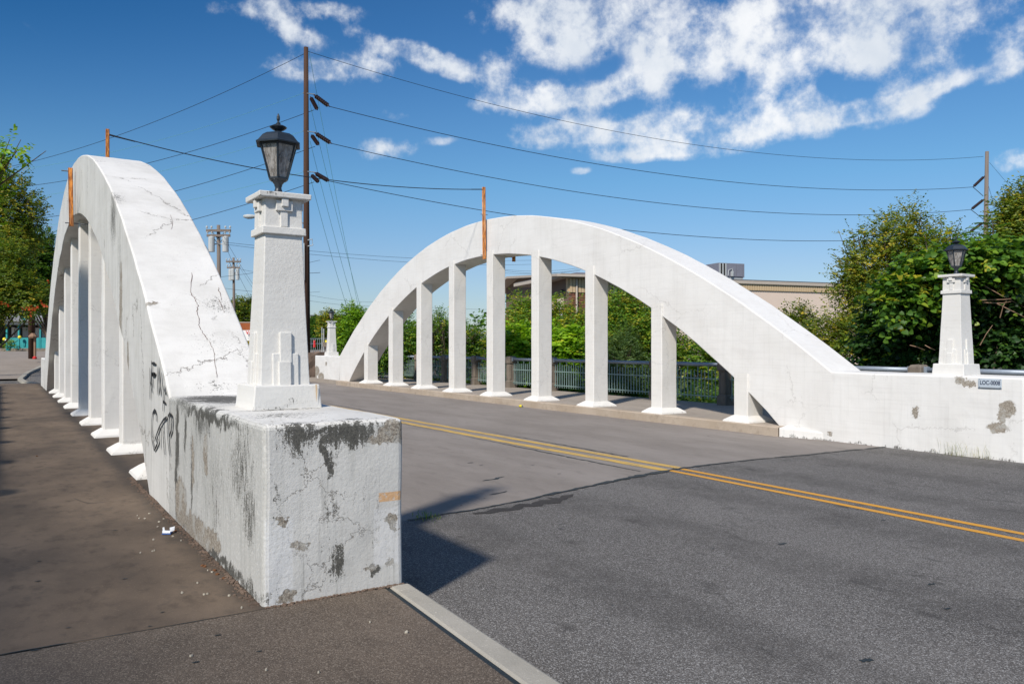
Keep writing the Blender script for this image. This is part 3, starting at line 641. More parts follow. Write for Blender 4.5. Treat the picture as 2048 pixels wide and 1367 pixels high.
from mathutils.bvhtree import BVHTree
rib_l = [o for o in arch_l.children if o.name.startswith('arch_rib')][0]
_off = parent_world(arch_l)
bvh = BVHTree.FromPolygons([Vector(v.co) + _off for v in rib_l.data.vertices], [tuple(p.vertices) for p in rib_l.data.polygons])
def crack_line(px, wd, seed):
    Q = []
    r = random.Random(seed)
    for i in range(len(px) - 1):
        for j in range(6):
            t = j / 6; Q.append((px[i][0] + (px[i+1][0] - px[i][0]) * t + r.uniform(-1.2, 1.2), px[i][1] + (px[i+1][1] - px[i][1]) * t))
    L = []; Rr = []; prev = None
    for k, (u, v) in enumerate(Q):
        d = (at(u, v, 1) - Vector((0, 0, EYE))).normalized(); h_, nn, _, _ = bvh.ray_cast(Vector((0, 0, EYE)), d)
        if h_ is None: continue
        if nn.dot(d) > 0: nn = -nn
        w_ = wd * (.4 + r.random()); sd_ = Vector((1, 0, 0)); L.append(h_ + nn * .003 - sd_ * w_); Rr.append(h_ + nn * .003 + sd_ * w_)
    m_ = MB(); k = len(L); m_.add(L + Rr, [(i, i+1, k+i+1, k+i) for i in range(k-1)]); m_.build('crack', M['rustdark'], arch_l)
crack_line([(384,545),(381,585),(391,600),(396,612),(394,622),(399,640),(398,652),(405,665),(412,675),(420,685),(428,702),(430,730),(436,760)], .0028, 1)
crack_line([(436,575),(441,590),(444,602)], .0025, 2); crack_line([(437,598),(444,612),(449,628)], .0025, 3); crack_line([(410,490),(416,498),(421,512)], .002, 4); crack_line([(340,430),(345,445),(342,462)], .002, 5)
mb = MB()
mb.add([(12.5,10.055,-.4),(12.5,10.055,-.015),(12.735,10.055,.02),(12.735,9.25,-.05),(12.72,9.25,-.4),(12.735,10.055,-.4)], [(0,1,2,5),(1,0,4,3),(1,3,2),(0,5,4)])
mb.build('leg_toe', white_r, arch_r, bevel=.012)
# graffiti sprayed on the near leg of the left arch
def gf(pts):
    out_ = []
    for (x, y) in pts:
        u, v = 280 + x / 5.26, 680 + y / 5.26; a = (u - 1024) / F; rx, ry, rz = S_ + a * C_, C_ - a * S_, -(v - HOR) / F
        t = 1.288 / rx; out_.append((1.2905, ry * t, EYE + rz * t))
    return out_
strokes = [[(100,285),(102,440),(100,620)],[(100,290),(106,440),(125,555)],[(118,212),(118,300),(122,400),(132,500)],[(118,242),(158,248)],[(120,352),(158,352)],[(120,360),(140,380),(158,350)],
 [(186,270),(182,420),(178,575)],[(186,275),(195,430),(204,580)],[(204,580),(215,460),(222,335)],[(250,472),(242,560),(235,745)],[(248,480),(255,530),(270,575)],[(236,640),(262,665)],
 [(170,855),(165,780),(150,730),(130,770),(120,850),(117,940),(122,1040),(145,1160),(175,1100),(192,1035)],[(150,1060),(175,980),(205,900),(240,840),(278,808)],[(205,905),(203,1000),(207,1135)],[(235,840),(240,1000),(255,1205)],
 [(285,840),(283,950),(292,1080),(308,1215)],[(285,850),(292,800),(310,768),(328,800),(333,860),(326,950),(302,1015)]]
mb = MB()
for st in strokes:
    P = [Vector(p) for p in gf(st)]; Q = []
    for i in range(len(P)-1):
        for j in range(5): Q.append(P[i].lerp(P[i+1], j/5))
    Q.append(P[-1]); L = []; R = []
    for i, p in enumerate(Q):
        d = (Q[min(i+1,len(Q)-1)] - Q[max(i-1,0)]); nn = Vector((0, -d.z, d.y)); nn = nn.normalized() if nn.length > 0 else Vector((0,1,0))
        w_ = .0145 * (1 + .35 * noise.noise(p * 8)) * (.55 if i in (0, len(Q)-1) else 1)
        L.append(p + nn * w_); R.append(p - nn * w_)
    k = len(Q); mb.add(L + R, [(i, i+1, k+i+1, k+i) for i in range(k-1)])
gr = mb.build('graffiti', M['graff'], arch_l, label='black sprayed scrawl on the near leg')

# ------------------------------------------------------------------ lamp posts with lanterns
def lamp_post(cx, cy, z0, label):
    root = empty('lamp_post', (cx, cy, z0), label, 'lamp post', 'lantern posts on the arch end blocks')
    m_ = MB()
    L = lambda a, b_, t: a + (b_ - a) * t
    def tap(zA, zB, wA, wB, nz, nx_=4):
        for (a, b_) in (((-1,-1),(1,-1)),((1,-1),(1,1)),((1,1),(-1,1)),((-1,1),(-1,-1))):
            m_.grid(lambda u, v, a=a, b_=b_: (cx + L(a[0], b_[0], u) * L(wA, wB, v), cy + L(a[1], b_[1], u) * L(wA, wB, v), z0 + L(zA, zB, v)), nx_, nz)
        for (z_, w_) in ((zA, wA), (zB, wB)): m_.grid(lambda u, v: (cx + L(-w_, w_, u), cy + L(-w_, w_, v), z0 + z_), nx_, nx_)
    tap(-.01, .178, .262, .247, 3, 6); m_.build('plinth', lamp_m, root, merge=True, jit=.005, bevel=.01)
    m_ = MB(); tap(.17, 1.335, .190, .143, 12); sh = m_.build('shaft', lamp_m, root, merge=True, jit=.003, bevel=.007)
    m_ = MB(); tap(1.32, 1.376, .168, .166, 1); m_.build('band_course', lamp_m, root, merge=True, jit=.003, bevel=.006)
    m_ = MB(); tap(1.37, 1.60, .146, .142, 3); cap_ = m_.build('capital', lamp_m, root, merge=True, jit=.002, bevel=.006)
    m_ = MB(); tap(1.592, 1.634, .198, .200, 1); m_.build('cap_slab', lamp_m, root, merge=True, jit=.004, bevel=.007)
    for ang in range(4):
        ca, sa = round(math.cos(ang * math.pi / 2)), round(math.sin(ang * math.pi / 2))
        nrm = Vector((sa, -ca, 0)); tx = Vector((ca, sa, 0)); up = Vector((0, 0, 1))
        def fw(z): return .190 + (.143 - .190) * (z - .17) / 1.165
        def slab(mm, xc, hw_, za, zb_, proud):
            zc = (za + zb_) / 2; c_ = Vector((cx, cy, z0 + zc)) + nrm * (fw(zc) - .02) + tx * xc
            tilt = (up - nrm * (.047 / 1.165)).normalized()
            mm.obox(c_, tx, nrm, tilt, hw_, .02 + proud, (zb_ - za) / 2)
        m_ = MB(); slab(m_, 0, .045, .172, .575, .022); slab(m_, 0.0, .098, .172, .415, .014); slab(m_, -.012 if ang % 2 == 0 else .0, .046, .172, .355, .036)
        m_.build('relief_steps', lamp_m, sh, bevel=.005)
        m_ = MB()
        def cb(xc, hw_, za, zb_, proud):
            c_ = Vector((cx, cy, z0 + (za + zb_) / 2)) + nrm * (.143) + tx * xc
            m_.obox(c_, tx, nrm, up, hw_, proud, (zb_ - za) / 2)
        cb(0, .028, 1.378, 1.565, .016); cb(0, .064, 1.498, 1.575, .026); cb(0, .026, 1.53, 1.59, .044)
        m_.build('relief_cross', lamp_m, cap_, bevel=.004)
    # lantern
    b0 = z0 + 1.634
    m_ = MB(); m_.lathe([(.055, 0), (.05, .012), (.034, .03), (.026, .055), (.024, .07), (.029, .078), (.03, .09), (.045, .11), (.066, .128)], 16, (cx, cy, b0))
    lan = m_.build('lantern', M['black'], root, smooth=True)
    R_ = math.radians(12)
    m_ = MB()
    zb0, zt0, rb, rt = .128, .392, .070, .145
    hexp = lambda r, z: [(cx + r * math.cos(R_ + j * math.pi / 3), cy + r * math.sin(R_ + j * math.pi / 3), b0 + z) for j in range(6)]
    m_.lathe([(.062, .118), (.080, .132), (.080, .142), (.064, .146)], 6, (cx, cy, b0), R_)
    m_.lathe([(.140, .382), (.150, .386), (.156, .400), (.186, .395), (.188, .404), (.168, .418), (.150, .44), (.132, .462), (.098, .484), (.055, .495), (.03, .497)], 6, (cx, cy, b0), R_)
    m_.lathe([(.022, .494), (.024, .508), (.045, .518), (.064, .533), (.066, .538), (.05, .548), (.02, .556), (.016, .562), (.018, .568), (.009, .574), (.008, .586), (.013, .600), (.012, .622), (.004, .642), (.001, .647)], 16, (cx, cy, b0))
    B = hexp(rb + .004, zb0 + .01); T = hexp(rt + .003, zt0 + .003)
    for j in range(6): m_.tube([B[j], T[j]], .0085, 5)
    m_.build('lantern_frame', M['black'], lan, bevel=0)
    B = [Vector(p) for p in hexp(rb, zb0 + .01)]; T = [Vector(p) for p in hexp(rt, zt0)]
    for j in range(6):
        k = (j + 1) % 6; nrm = (T[j] + T[k]) / 2 - Vector((cx, cy, T[j].z)); nrm.normalize(); th_ = nrm * .003
        m_ = MB(); a, b_, c_, d_ = B[j], B[k], T[k], T[j]
        q = [a.lerp(b_, .06), b_.lerp(a, .06), c_.lerp(d_, .06), d_.lerp(c_, .06)]
        m_.add([p for p in q] + [p - th_ for p in q], [(0,1,2,3),(7,6,5,4),(0,4,5,1),(1,5,6,2),(2,6,7,3),(3,7,4,0)])
        m_.build('pane', M['glass'], lan)
    m_ = MB(); m_.lathe([(.016, .13), (.02, .2), (.05, .25), (.055, .29), (.03, .31)], 12, (cx, cy, b0)); m_.build('bulb', M['bulb'], lan, smooth=True)
    return root
lp1 = lamp_post(1.815, 6.205, 1.077, 'large lantern post in front on the stained block beside the near walk')
lamp_post(13.17, 7.06, 1.077, 'lantern post on the white end wall in front of the dense vine hedge')
lamp_post(13.17, 36.4, 1.077, 'small distant lantern post at the far end of the right arch')
m_ = MB(); m_.add([(2.020,5.9375,1.254),(2.034,5.9375,1.252),(2.036,5.9362,1.2),(2.031,5.9345,1.12),(2.024,5.9352,1.17)], [(0,4,3,2,1)]); m_.build('rust_run', rustrun, lp1)

# number plate on the right wall
plate = MB(); plate.box(12.703, 12.712, 6.13, 6.475, .908, 1.047); PL = empty('number_plate', (12.71, 6.3, .97), 'small grey metal plate reading LOC-0008 on the white end wall', 'plate')
plate.build('plate_face', M['plate'], PL, bevel=.004)
def text_mesh(txt, size, mat, parent, origin, xdir, ydir, depth, name='lettering', sx_=1.0):
    cu = bpy.data.curves.new('t', 'FONT'); cu.body = txt; cu.size = size; cu.extrude = depth; cu.align_x = 'CENTER'; cu.align_y = 'CENTER'; cu.offset = size * .012
    to = bpy.data.objects.new('t', cu); C.objects.link(to); bpy.context.view_layer.update()
    me = bpy.data.meshes.new_from_object(to.evaluated_get(bpy.context.evaluated_depsgraph_get())); C.objects.unlink(to); bpy.data.objects.remove(to)
    xd, yd = Vector(xdir).normalized(), Vector(ydir).normalized(); zd = xd.cross(yd); off = parent_world(parent)
    for v in me.vertices: v.co = Vector(origin) + xd * v.co.x * sx_ + yd * v.co.y + zd * v.co.z - off
    me.materials.clear(); me.materials.append(mat); me.name = name
    o = bpy.data.objects.new(name, me); C.objects.link(o); o.parent = parent; return o
text_mesh('LOC-0008', .088, M['letter'], PL, (12.7015, 6.3, .982), (0, -1, 0), (0, 0, 1), .0015, sx_=.78)
for (y, z) in ((6.15, 1.035), (6.455, 1.035), (6.15, .92), (6.455, .92)):
    m_ = MB(); m_.box(12.700, 12.704, y - .005, y + .005, z - .005, z + .005); m_.build('rivet', M['steel'], PL)

# ------------------------------------------------------------------ railings behind each walk
def make_railing(x, side, label, y_lo, y_hi):
    root = empty('bridge_railing', (x, 20, 0), label, 'railing', 'railings along the outer edges of the bridge')
    k0 = math.ceil((y_lo - 9.32) / 2.605); k1 = int((y_hi - 9.32) / 2.605)
    py = [9.32 + 2.605 * k for k in range(k0, k1 + 1)]
    face = -1 if side > 0 else 1
    src = None
    for y in py:
        if src is None:
            m_ = MB()
            m_.box(x-.17, x+.17, y-.15, y+.15, -.05, .24); m_.frustum(x, y, .24, .28, .17, .13, .15, .11); m_.box(x-.13, x+.13, y-.11, y+.11, .28, .86)
            for sx1 in (-1, 1):
                m_.box(x+sx1*.13-.015, x+sx1*.13+.015, y-.11, y-.06, .3, .84); m_.box(x+sx1*.13-.015, x+sx1*.13+.015, y+.06, y+.11, .3, .84)
            for sy in (-1, 1):
                m_.box(x-.12, x-.07, y+sy*.11-.015, y+sy*.11+.015, .3, .84); m_.box(x+.07, x+.12, y+sy*.11-.015, y+sy*.11+.015, .3, .84)
            m_.frustum(x, y, .86, .91, .13, .165, .11, .145); m_.box(x-.165, x+.165, y-.145, y+.145, .91, 1.10); m_.frustum(x, y, 1.10, 1.16, .165, .12, .145, .1)
            src = m_.build('railing_post', M['postcon'], root, bevel=.012, jit=.006, jscale=8); sy0 = y
        else: inst(src, root, (0, y - sy0, 0))
    bsrc = {}
    rsrc = None
    for a, b_ in zip(py[:-1], py[1:]):
        y0, y1 = a + .155, b_ - .155; xr = x + face * .0
        if rsrc is None:
            m_ = MB(); m_.tube([(xr, y0 - .08, 1.05), (xr, y1 + .08, 1.05)], .052, 12); r1 = m_.build('top_rail', M['pipe'], root, smooth=True)
            m_ = MB(); m_.box(xr-.07, xr+.07, y0-.012, y0+.05, .98, 1.12); r2 = m_.build('rail_bracket', M['pipe'], root, bevel=.006)
            m_ = MB(); m_.box(xr-.07, xr+.07, y1-.05, y1+.012, .98, 1.12); r5 = m_.build('rail_bracket', M['pipe'], root, bevel=.006)
            m_ = MB(); m_.box(xr-.02, xr+.02, y0, y1, .655, .68); r3 = m_.build('middle_rail', M['galv'], root)
            m_ = MB(); m_.box(xr-.02, xr+.02, y0, y1, .185, .21); r4 = m_.build('bottom_rail', M['galv'], root)
            rsrc = [r1, r2, r3, r4, r5]; ry0 = a
        else:
            for r_ in rsrc: inst(r_, root, (0, a - ry0, 0))
        nb = 18
        for i in range(nb):
            y = y0 + (y1 - y0) * (i + .5) / nb; kind = 'long' if i % 3 == 0 else 'short'
            if kind not in bsrc:
                m_ = MB(); m_.box(xr - .011, xr + .011, y - .009, y + .009, .12, 1.0 if kind == 'long' else .90)
                bsrc[kind] = (m_.build('baluster', M['galv'], root), y)
            else: o_, yb = bsrc[kind]; inst(o_, root, (0, y - yb, 0))
    return root
make_railing(15.95, 1, 'grey pipe railing with brown concrete posts behind the right arch', 3.5, 38)
make_railing(-1.05, -1, 'pipe railing with concrete posts on the outer edge of the near walk', 9, 37)

# ------------------------------------------------------------------ rusty steel uprights clamped to the crowns and their span wire
def channel(x, y, z0, z1, lean, label):
    r_ = empty('steel_upright', (x, y, z0), label, 'steel post', 'rusty steel posts bolted to the arch crowns')
    m_ = MB(); w_ = .042; d_ = .04
    for (a, b_, c_, e_) in ((-w_, w_, -d_, -d_ + .012), (-w_, -w_ + .012, -d_, d_), (w_ - .012, w_, -d_, d_)):
        m_.add([(x+a,y+c_,z0),(x+b_,y+c_,z0),(x+b_,y+e_,z0),(x+a,y+e_,z0),(x+a+lean,y+c_,z1),(x+b_+lean,y+c_,z1),(x+b_+lean,y+e_,z1),(x+a+lean,y+e_,z1)],
            [(0,3,2,1),(4,5,6,7),(0,1,5,4),(1,2,6,5),(2,3,7,6),(3,0,4,7)])
    m_.build('channel', M['rust'], r_, bevel=.003)
    return r_
c1 = channel(12.63, 21.3, 4.24, 6.47, -.02, 'tall rusty steel post on the road face of the right arch crown')
m_ = MB(); m_.tube([(12.52, 21.33, 4.36), (13.78, 21.33, 4.36)], .012, 6); m_.tube([(12.5, 21.3, 5.62), (12.75, 21.3, 5.62)], .012, 6); m_.build('tie_rod', M['steel'], c1)
channel(13.72, 21.3, 4.22, 5.2, 0, 'short rusty steel post on the back of the right arch crown')
c3 = channel(1.235, 19.05, 4.05, 5.27, -.02, 'rusty steel post on the walk side of the left arch crown')
m_ = MB(); m_.tube([(1.05, 19.05, 5.2), (1.25, 19.05, 5.2)], .014, 6); m_.tube([(1.12, 19.08, 4.12), (2.3, 19.08, 4.12)], .012, 6); m_.build('tie_rod', M['steel'], c3)
channel(2.27, 22.6, 5.2, 7.05, 0, 'rusty steel post rising behind the left arch crown')

# ------------------------------------------------------------------ wires and poles
def wire(name, p0, p1, sag, r, label, cat='cable', mat=None, group=None, n_=20, r1=None):
    p0, p1 = Vector(p0), Vector(p1); pts = []
    for i in range(n_ + 1):
        t = i / n_; p = p0.lerp(p1, t); p.z -= sag * 4 * t * (1 - t); pts.append(p)
    m_ = MB(); m_.tube(pts, r, 4, r1=r1); o = m_.build(name, mat or M['wire'])
    return tag(o, label, cat, group)
def insulator(root, a, b_, r, nd=8):
    a, b_ = Vector(a), Vector(b_); d = (b_ - a); L = d.length; d.normalize()
    m_ = MB(); q = d.to_track_quat('Z', 'Y')
    prof = [(.3 * r, 0)]
    for i in range(nd):
        z = L * (.12 + .8 * i / nd); s_ = L * .8 / nd
        prof += [(.35 * r, z), (r, z + s_ * .3), (r, z + s_ * .45), (.4 * r, z + s_ * .75)]
    prof.append((.25 * r, L))
    k = 8; vs = []
    for (rr, z) in prof:
        for j in range(k):
            t = 2 * math.pi * j / k; vs.append(a + q @ Vector((rr * math.cos(t), rr * math.sin(t), z)))
    m_.add(vs, [(i*k+j, i*k+(j+1)%k, (i+1)*k+(j+1)%k, (i+1)*k+j) for i in range(len(prof)-1) for j in range(k)])
    return m_.build('insulator', M['insul'], root, smooth=False)
D1, D2 = 45.0, 66.0
b1 = at(613.5, 690, D1); b1.z = ground_z(b1.x, b1.y)
P1 = empty('utility_pole', b1, 'tall dark wooden pole behind the large lantern post', 'utility pole', 'utility poles carrying the overhead lines')
t1 = at(612, 95, D1)
m_ = MB(); m_.tube([b1, b1.lerp(t1, .5), t1], .21, 12, r1=.13); m_.build('pole', M['wood'], P1, smooth=True)
b2 = at(1967, 690, D2); b2.z = -2; t2 = at(1974, 303, D2)
P2 = empty('utility_pole', b2, 'bare grey wooden pole above the trees at the right', 'utility pole', 'utility poles carrying the overhead lines')
m_ = MB(); m_.tube([b2, b2.lerp(t2, .5), t2], .27, 10, r1=.14); m_.build('pole', M['woodgrey'], P2, smooth=True)
lab = ['top', 'second', 'third', 'lowest']
ends1 = [at(616, 103, D1), at(659, 213, D1 - 1), at(663, 287, D1 - 1), at(658, 362, D1 - 1)]
ends2 = [at(1967, 313, D2), at(1946, 374, D2 - 1), at(1942, 419, D2 - 1), at(1938, 465, D2 - 1)]
roots1 = [(616, 103), (624, 186), (626, 262), (626, 342)]
for i in range(1, 4):
    insulator(P1, at(roots1[i][0] + 4, roots1[i][1] + 4, D1 - .3), ends1[i], .13, 7)
    a_ = at(roots1[i][0] - 3, roots1[i][1] + 8, D1 - .2); insulator(P1, a_, at(roots1[i][0] + 11, roots1[i][1] + (34 if i == 1 else 28 if i == 2 else 22), D1 - .9), .12, 8)
    m_ = MB(); m_.tube([at(606, roots1[i][1], D1), at(roots1[i][0] + 6, roots1[i][1] + 3, D1 - .3)], .03, 5); m_.build('bracket', M['steel'], P1)
    e = ends2[i]; v0 = 350 + (i - 1) * 46
    insulator(P2, at(1970 - i * .8, v0 + 2, D2), e, .12, 8)
    m_ = MB(); m_.tube([e, at(1967 - i * .5, v0 + 42, D2)], .028, 5); m_.build('brace', M['steel'], P2)
m_ = MB(); m_.tube([at(616, 480, D1 - .3), at(624, 478, D1 - .5), at(626, 490, D1 - .5), at(616, 492, D1 - .3)], .03, 5); m_.tube([at(608, 486, D1-.3), at(608.5, 560, D1-.3)], .035, 5); m_.build('conduit', M['transf'], P1)
# street light arm on the same pole, its head shows left of the lantern post
m_ = MB(); m_.tube([at(611, 448, D1), at(570, 433, D1 - .1), at(512, 431, D1 - .2)], .035, 6); arm = m_.build('lamp_arm', M['steel'], P1)
hc = at(499, 432, D1 - .2); ux = (at(510, 431, D1) - at(490, 431, D1)).normalized(); uz = Vector((0, 0, 1)); uy = uz.cross(ux)
m_ = MB(); vs = []; prof = [(-.36, .02, .02), (-.30, .10, .08), (-.1, .17, .13), (.12, .15, .12), (.3, .08, .08), (.38, .05, .05)]
for (x_, w_, h_) in prof:
    for j in range(10):
        t = 2 * math.pi * j / 10; vs.append(hc + ux * x_ + uy * (math.cos(t) * w_) + uz * (math.sin(t) * h_ * (1.3 if math.sin(t) < 0 else .8)))
m_.add(vs, [(i*10+j, i*10+(j+1)%10, (i+1)*10+(j+1)%10, (i+1)*10+j) for i in range(5) for j in range(10)] + [tuple(range(10)), tuple(range(50, 60))])
m_.build('lamp_head', M['transf'], P1, smooth=True)
for i in range(4):
    wire('power_line', ends1[i], ends2[i], 2.3 if i == 0 else 1.75, .018 if i else .014, f'{lab[i]} of the four long cables strung from the tall dark pole to the right-hand pole', group='long cables from the tall dark pole to the right-hand pole', n_=40)
lefts = [(-40, 345), (-40, 380), (-40, 446), (-40, 506)]
leftd = [60, 60, 60, 60]
starts = [(608, 108), (628, 220), (630, 293), (628, 364)]
mids = [(430, 195), (430, 290), (440, 346), (430, 405)]
for i in range(4):
    a = at(*starts[i], D1); b_ = at(*lefts[i], 62)
    wire('power_line', a, b_, (.9, .9, .9, .9)[i], .016, f'{lab[i]} of the cables running from the tall dark pole off to the left', group='cables from the tall dark pole to the left', n_=24)
for i, (u0, v0, u1, v1) in enumerate([(618, 104, 722, 640), (620, 208, 728, 640), (620, 282, 716, 640), (621, 356, 702, 640)]):
    wire('guy_wire', at(u0, v0, D1 - .2), at(u1, v1, D1 + 9), .25, .011, f'thin green sheathed guy wire from the {["top", "upper bracket", "middle bracket", "lower bracket"][i]} of the tall dark pole', 'guy wire', M['wiregreen'], 'green guy wires of the tall dark pole', n_=6)
for i, (u0, v0, u1, v1) in enumerate([(608, 186, 420, 275), (608, 262, 320, 345), (608, 344, 300, 398)]):
    wire('guy_wire', at(u0, v0, D1), at(u1 - 480, v1 + 75, 60), .8, .008, f'faint green wire from the {["upper", "middle", "lower"][i]} bracket of the tall dark pole to the left', 'guy wire', M['wiregreen'], 'faint green wires to the left', n_=14)
wire('span_wire', (2.27, 22.6, 6.93), (12.6, 21.3, 6.4), .38, .012, 'thin span wire strung between the rusty posts on the two arches', n_=30)
for (fr, to, l_) in (((2.3, 22.58, 6.9), (2.9, 22.5, 6.80), 'left'), ((12.2, 21.35, 6.365), (12.6, 21.3, 6.4), 'right')):
    wire('cable_splice', fr, to, 0, .015, f'dark twisted splice at the {l_} end of the span wire', 'splice', n_=8)
for i, (u0, v0, u1, v1) in enumerate([(1979, 325, 2070, 425), (1977, 372, 2010, 480), (1976, 415, 2040, 500)]):
    wire('guy_wire', at(u0, v0, D2), at(u1, v1, D2 + 3), .1, .013, f'{["upper", "middle", "lower"][i]} guy wire slanting right from the bare grey pole', 'guy wire', group='guys of the right-hand pole', n_=4)

def cross_pole(u, vt, vb, D, r, arms, cans, label, mat):
    b_ = at(u + 2, vb, D); b_.z = ground_z(b_.x, b_.y); t_ = at(u, vt, D)
    ro = empty('utility_pole', b_, label, 'utility pole', 'utility poles carrying the overhead lines')
    m_ = MB(); m_.tube([b_, t_], r * 1.2, 8, r1=r * .8); m_.build('pole', mat, ro, smooth=True)
    for (v, hw_) in arms:
        c_ = at(u, v, D - .25); ax = Vector((C_, -S_, 0)); m_ = MB(); m_.obox(c_, ax, Vector((S_, C_, 0)), Vector((0,0,1)), hw_, .07, .09); m_.build('crossarm', mat, ro)
        for k in (-1, -.6, .6, 1):
            m_ = MB(); q = c_ + ax * (k * hw_ * .95) + Vector((0, 0, .09)); m_.lathe([(.03, 0), (.03, .1), (.08, .12), (.08, .22), (.04, .28)], 6, q); m_.build('insulator', M['transf'], ro)
        m_ = MB(); m_.tube([c_ + ax * (hw_ * .6), at(u, v + 18, D - .2)], .03, 4); m_.tube([c_ - ax * (hw_ * .6), at(u, v + 18, D - .2)], .03, 4); m_.build('arm_brace', M['steel'], ro)
    for (du, v, r_, h_) in cans:
        c_ = at(u + du, v, D - .3); m_ = MB(); m_.lathe([(r_, -h_), (r_, h_), (r_ * .9, h_ * 1.08), (r_ * .3, h_ * 1.2)], 12, c_); m_.tube([c_, at(u, v - 2, D)], .05, 5); m_.build('transformer', M['transf'], ro, smooth=False)
    return ro
cross_pole(437, 450, 700, 62, .17, [(461, .95), (471, .9)], [(-14, 489, .24, .55), (14, 489, .24, .55)], 'pole with two crossarms and two white transformers left of the lantern post', M['woodgrey'])
cross_pole(467, 515, 700, 92, .16, [(523, .85), (535, .75)], [(-6, 550, .22, .6), (-1.5, 549, .2, .6), (8, 549, .22, .6)], 'smaller farther pole with three transformers beside the stained arch', M['woodgrey'])
lp = cross_pole(62, 425, 716, 48, .17, [], [], 'wooden pole standing in the trees at the far left by the kerb', M['wood'])
m_ = MB(); q = at(70, 690, 47.8); m_.tube([Vector((q.x, q.y, ground_z(q.x, q.y))), at(70, 668, 47.8)], .07, 8); m_.lathe([(.2, 0), (.26, .1), (.1, .3)], 8, at(66, 676, 47.7)); m_.build('meter_pipe', M['stick'], lp)
bgw = [((446, 484), (1080, 520), 60, 90, .5), ((446, 488), (1080, 528), 60, 90, .6), ((470, 535), (640, 545), 90, 45, .3), ((300, 560), (640, 520), 62, 60, .4), ((440, 575), (640, 583), 70, 90, .3),
       ((446, 470), (540, 610), 61, 80, .4), ((446, 480), (530, 640), 61, 80, .5), ((480, 535), (560, 650), 91, 100, .3), ((600, 598), (820, 608), 90, 110, .5), ((600, 586), (780, 603), 90, 120, .4), ((780, 608), (1200, 612), 100, 110, .6),
       ((1000, 538), (1170, 534), 80, 80, .3), ((1000, 545), (1170, 537), 80, 80, .3), ((1000, 540), (1160, 541), 80, 80, .3)]
DL = ['upper thin line from the two-crossarm pole running right behind the lantern post', 'second thin line from the two-crossarm pole running right behind the lantern post', 'thin line from the farther pole to the tall dark pole',
 'thin line rising from the stained arch to the tall dark pole', 'lowest thin line crossing behind the large lantern post', 'slack wire dropping right from the top of the two-crossarm pole', 'steeper slack wire dropping right from the two-crossarm pole',
 'slack wire dropping from the farther pole towards the orange roof', 'lower level line between the tall dark pole and the right arch', 'upper level line between the tall dark pole and the right arch', 'faint line seen between the left uprights of the right arch',
 'highest faint line seen under the crown of the right arch', 'lowest faint line seen under the crown of the right arch', 'middle faint line seen under the crown of the right arch']
for i, (a, b_, da, db, sg) in enumerate(bgw):
    wire('distant_line', at(*a, da), at(*b_, db), sg, .012, DL[i], group='thin distant lines low in the sky', n_=10)
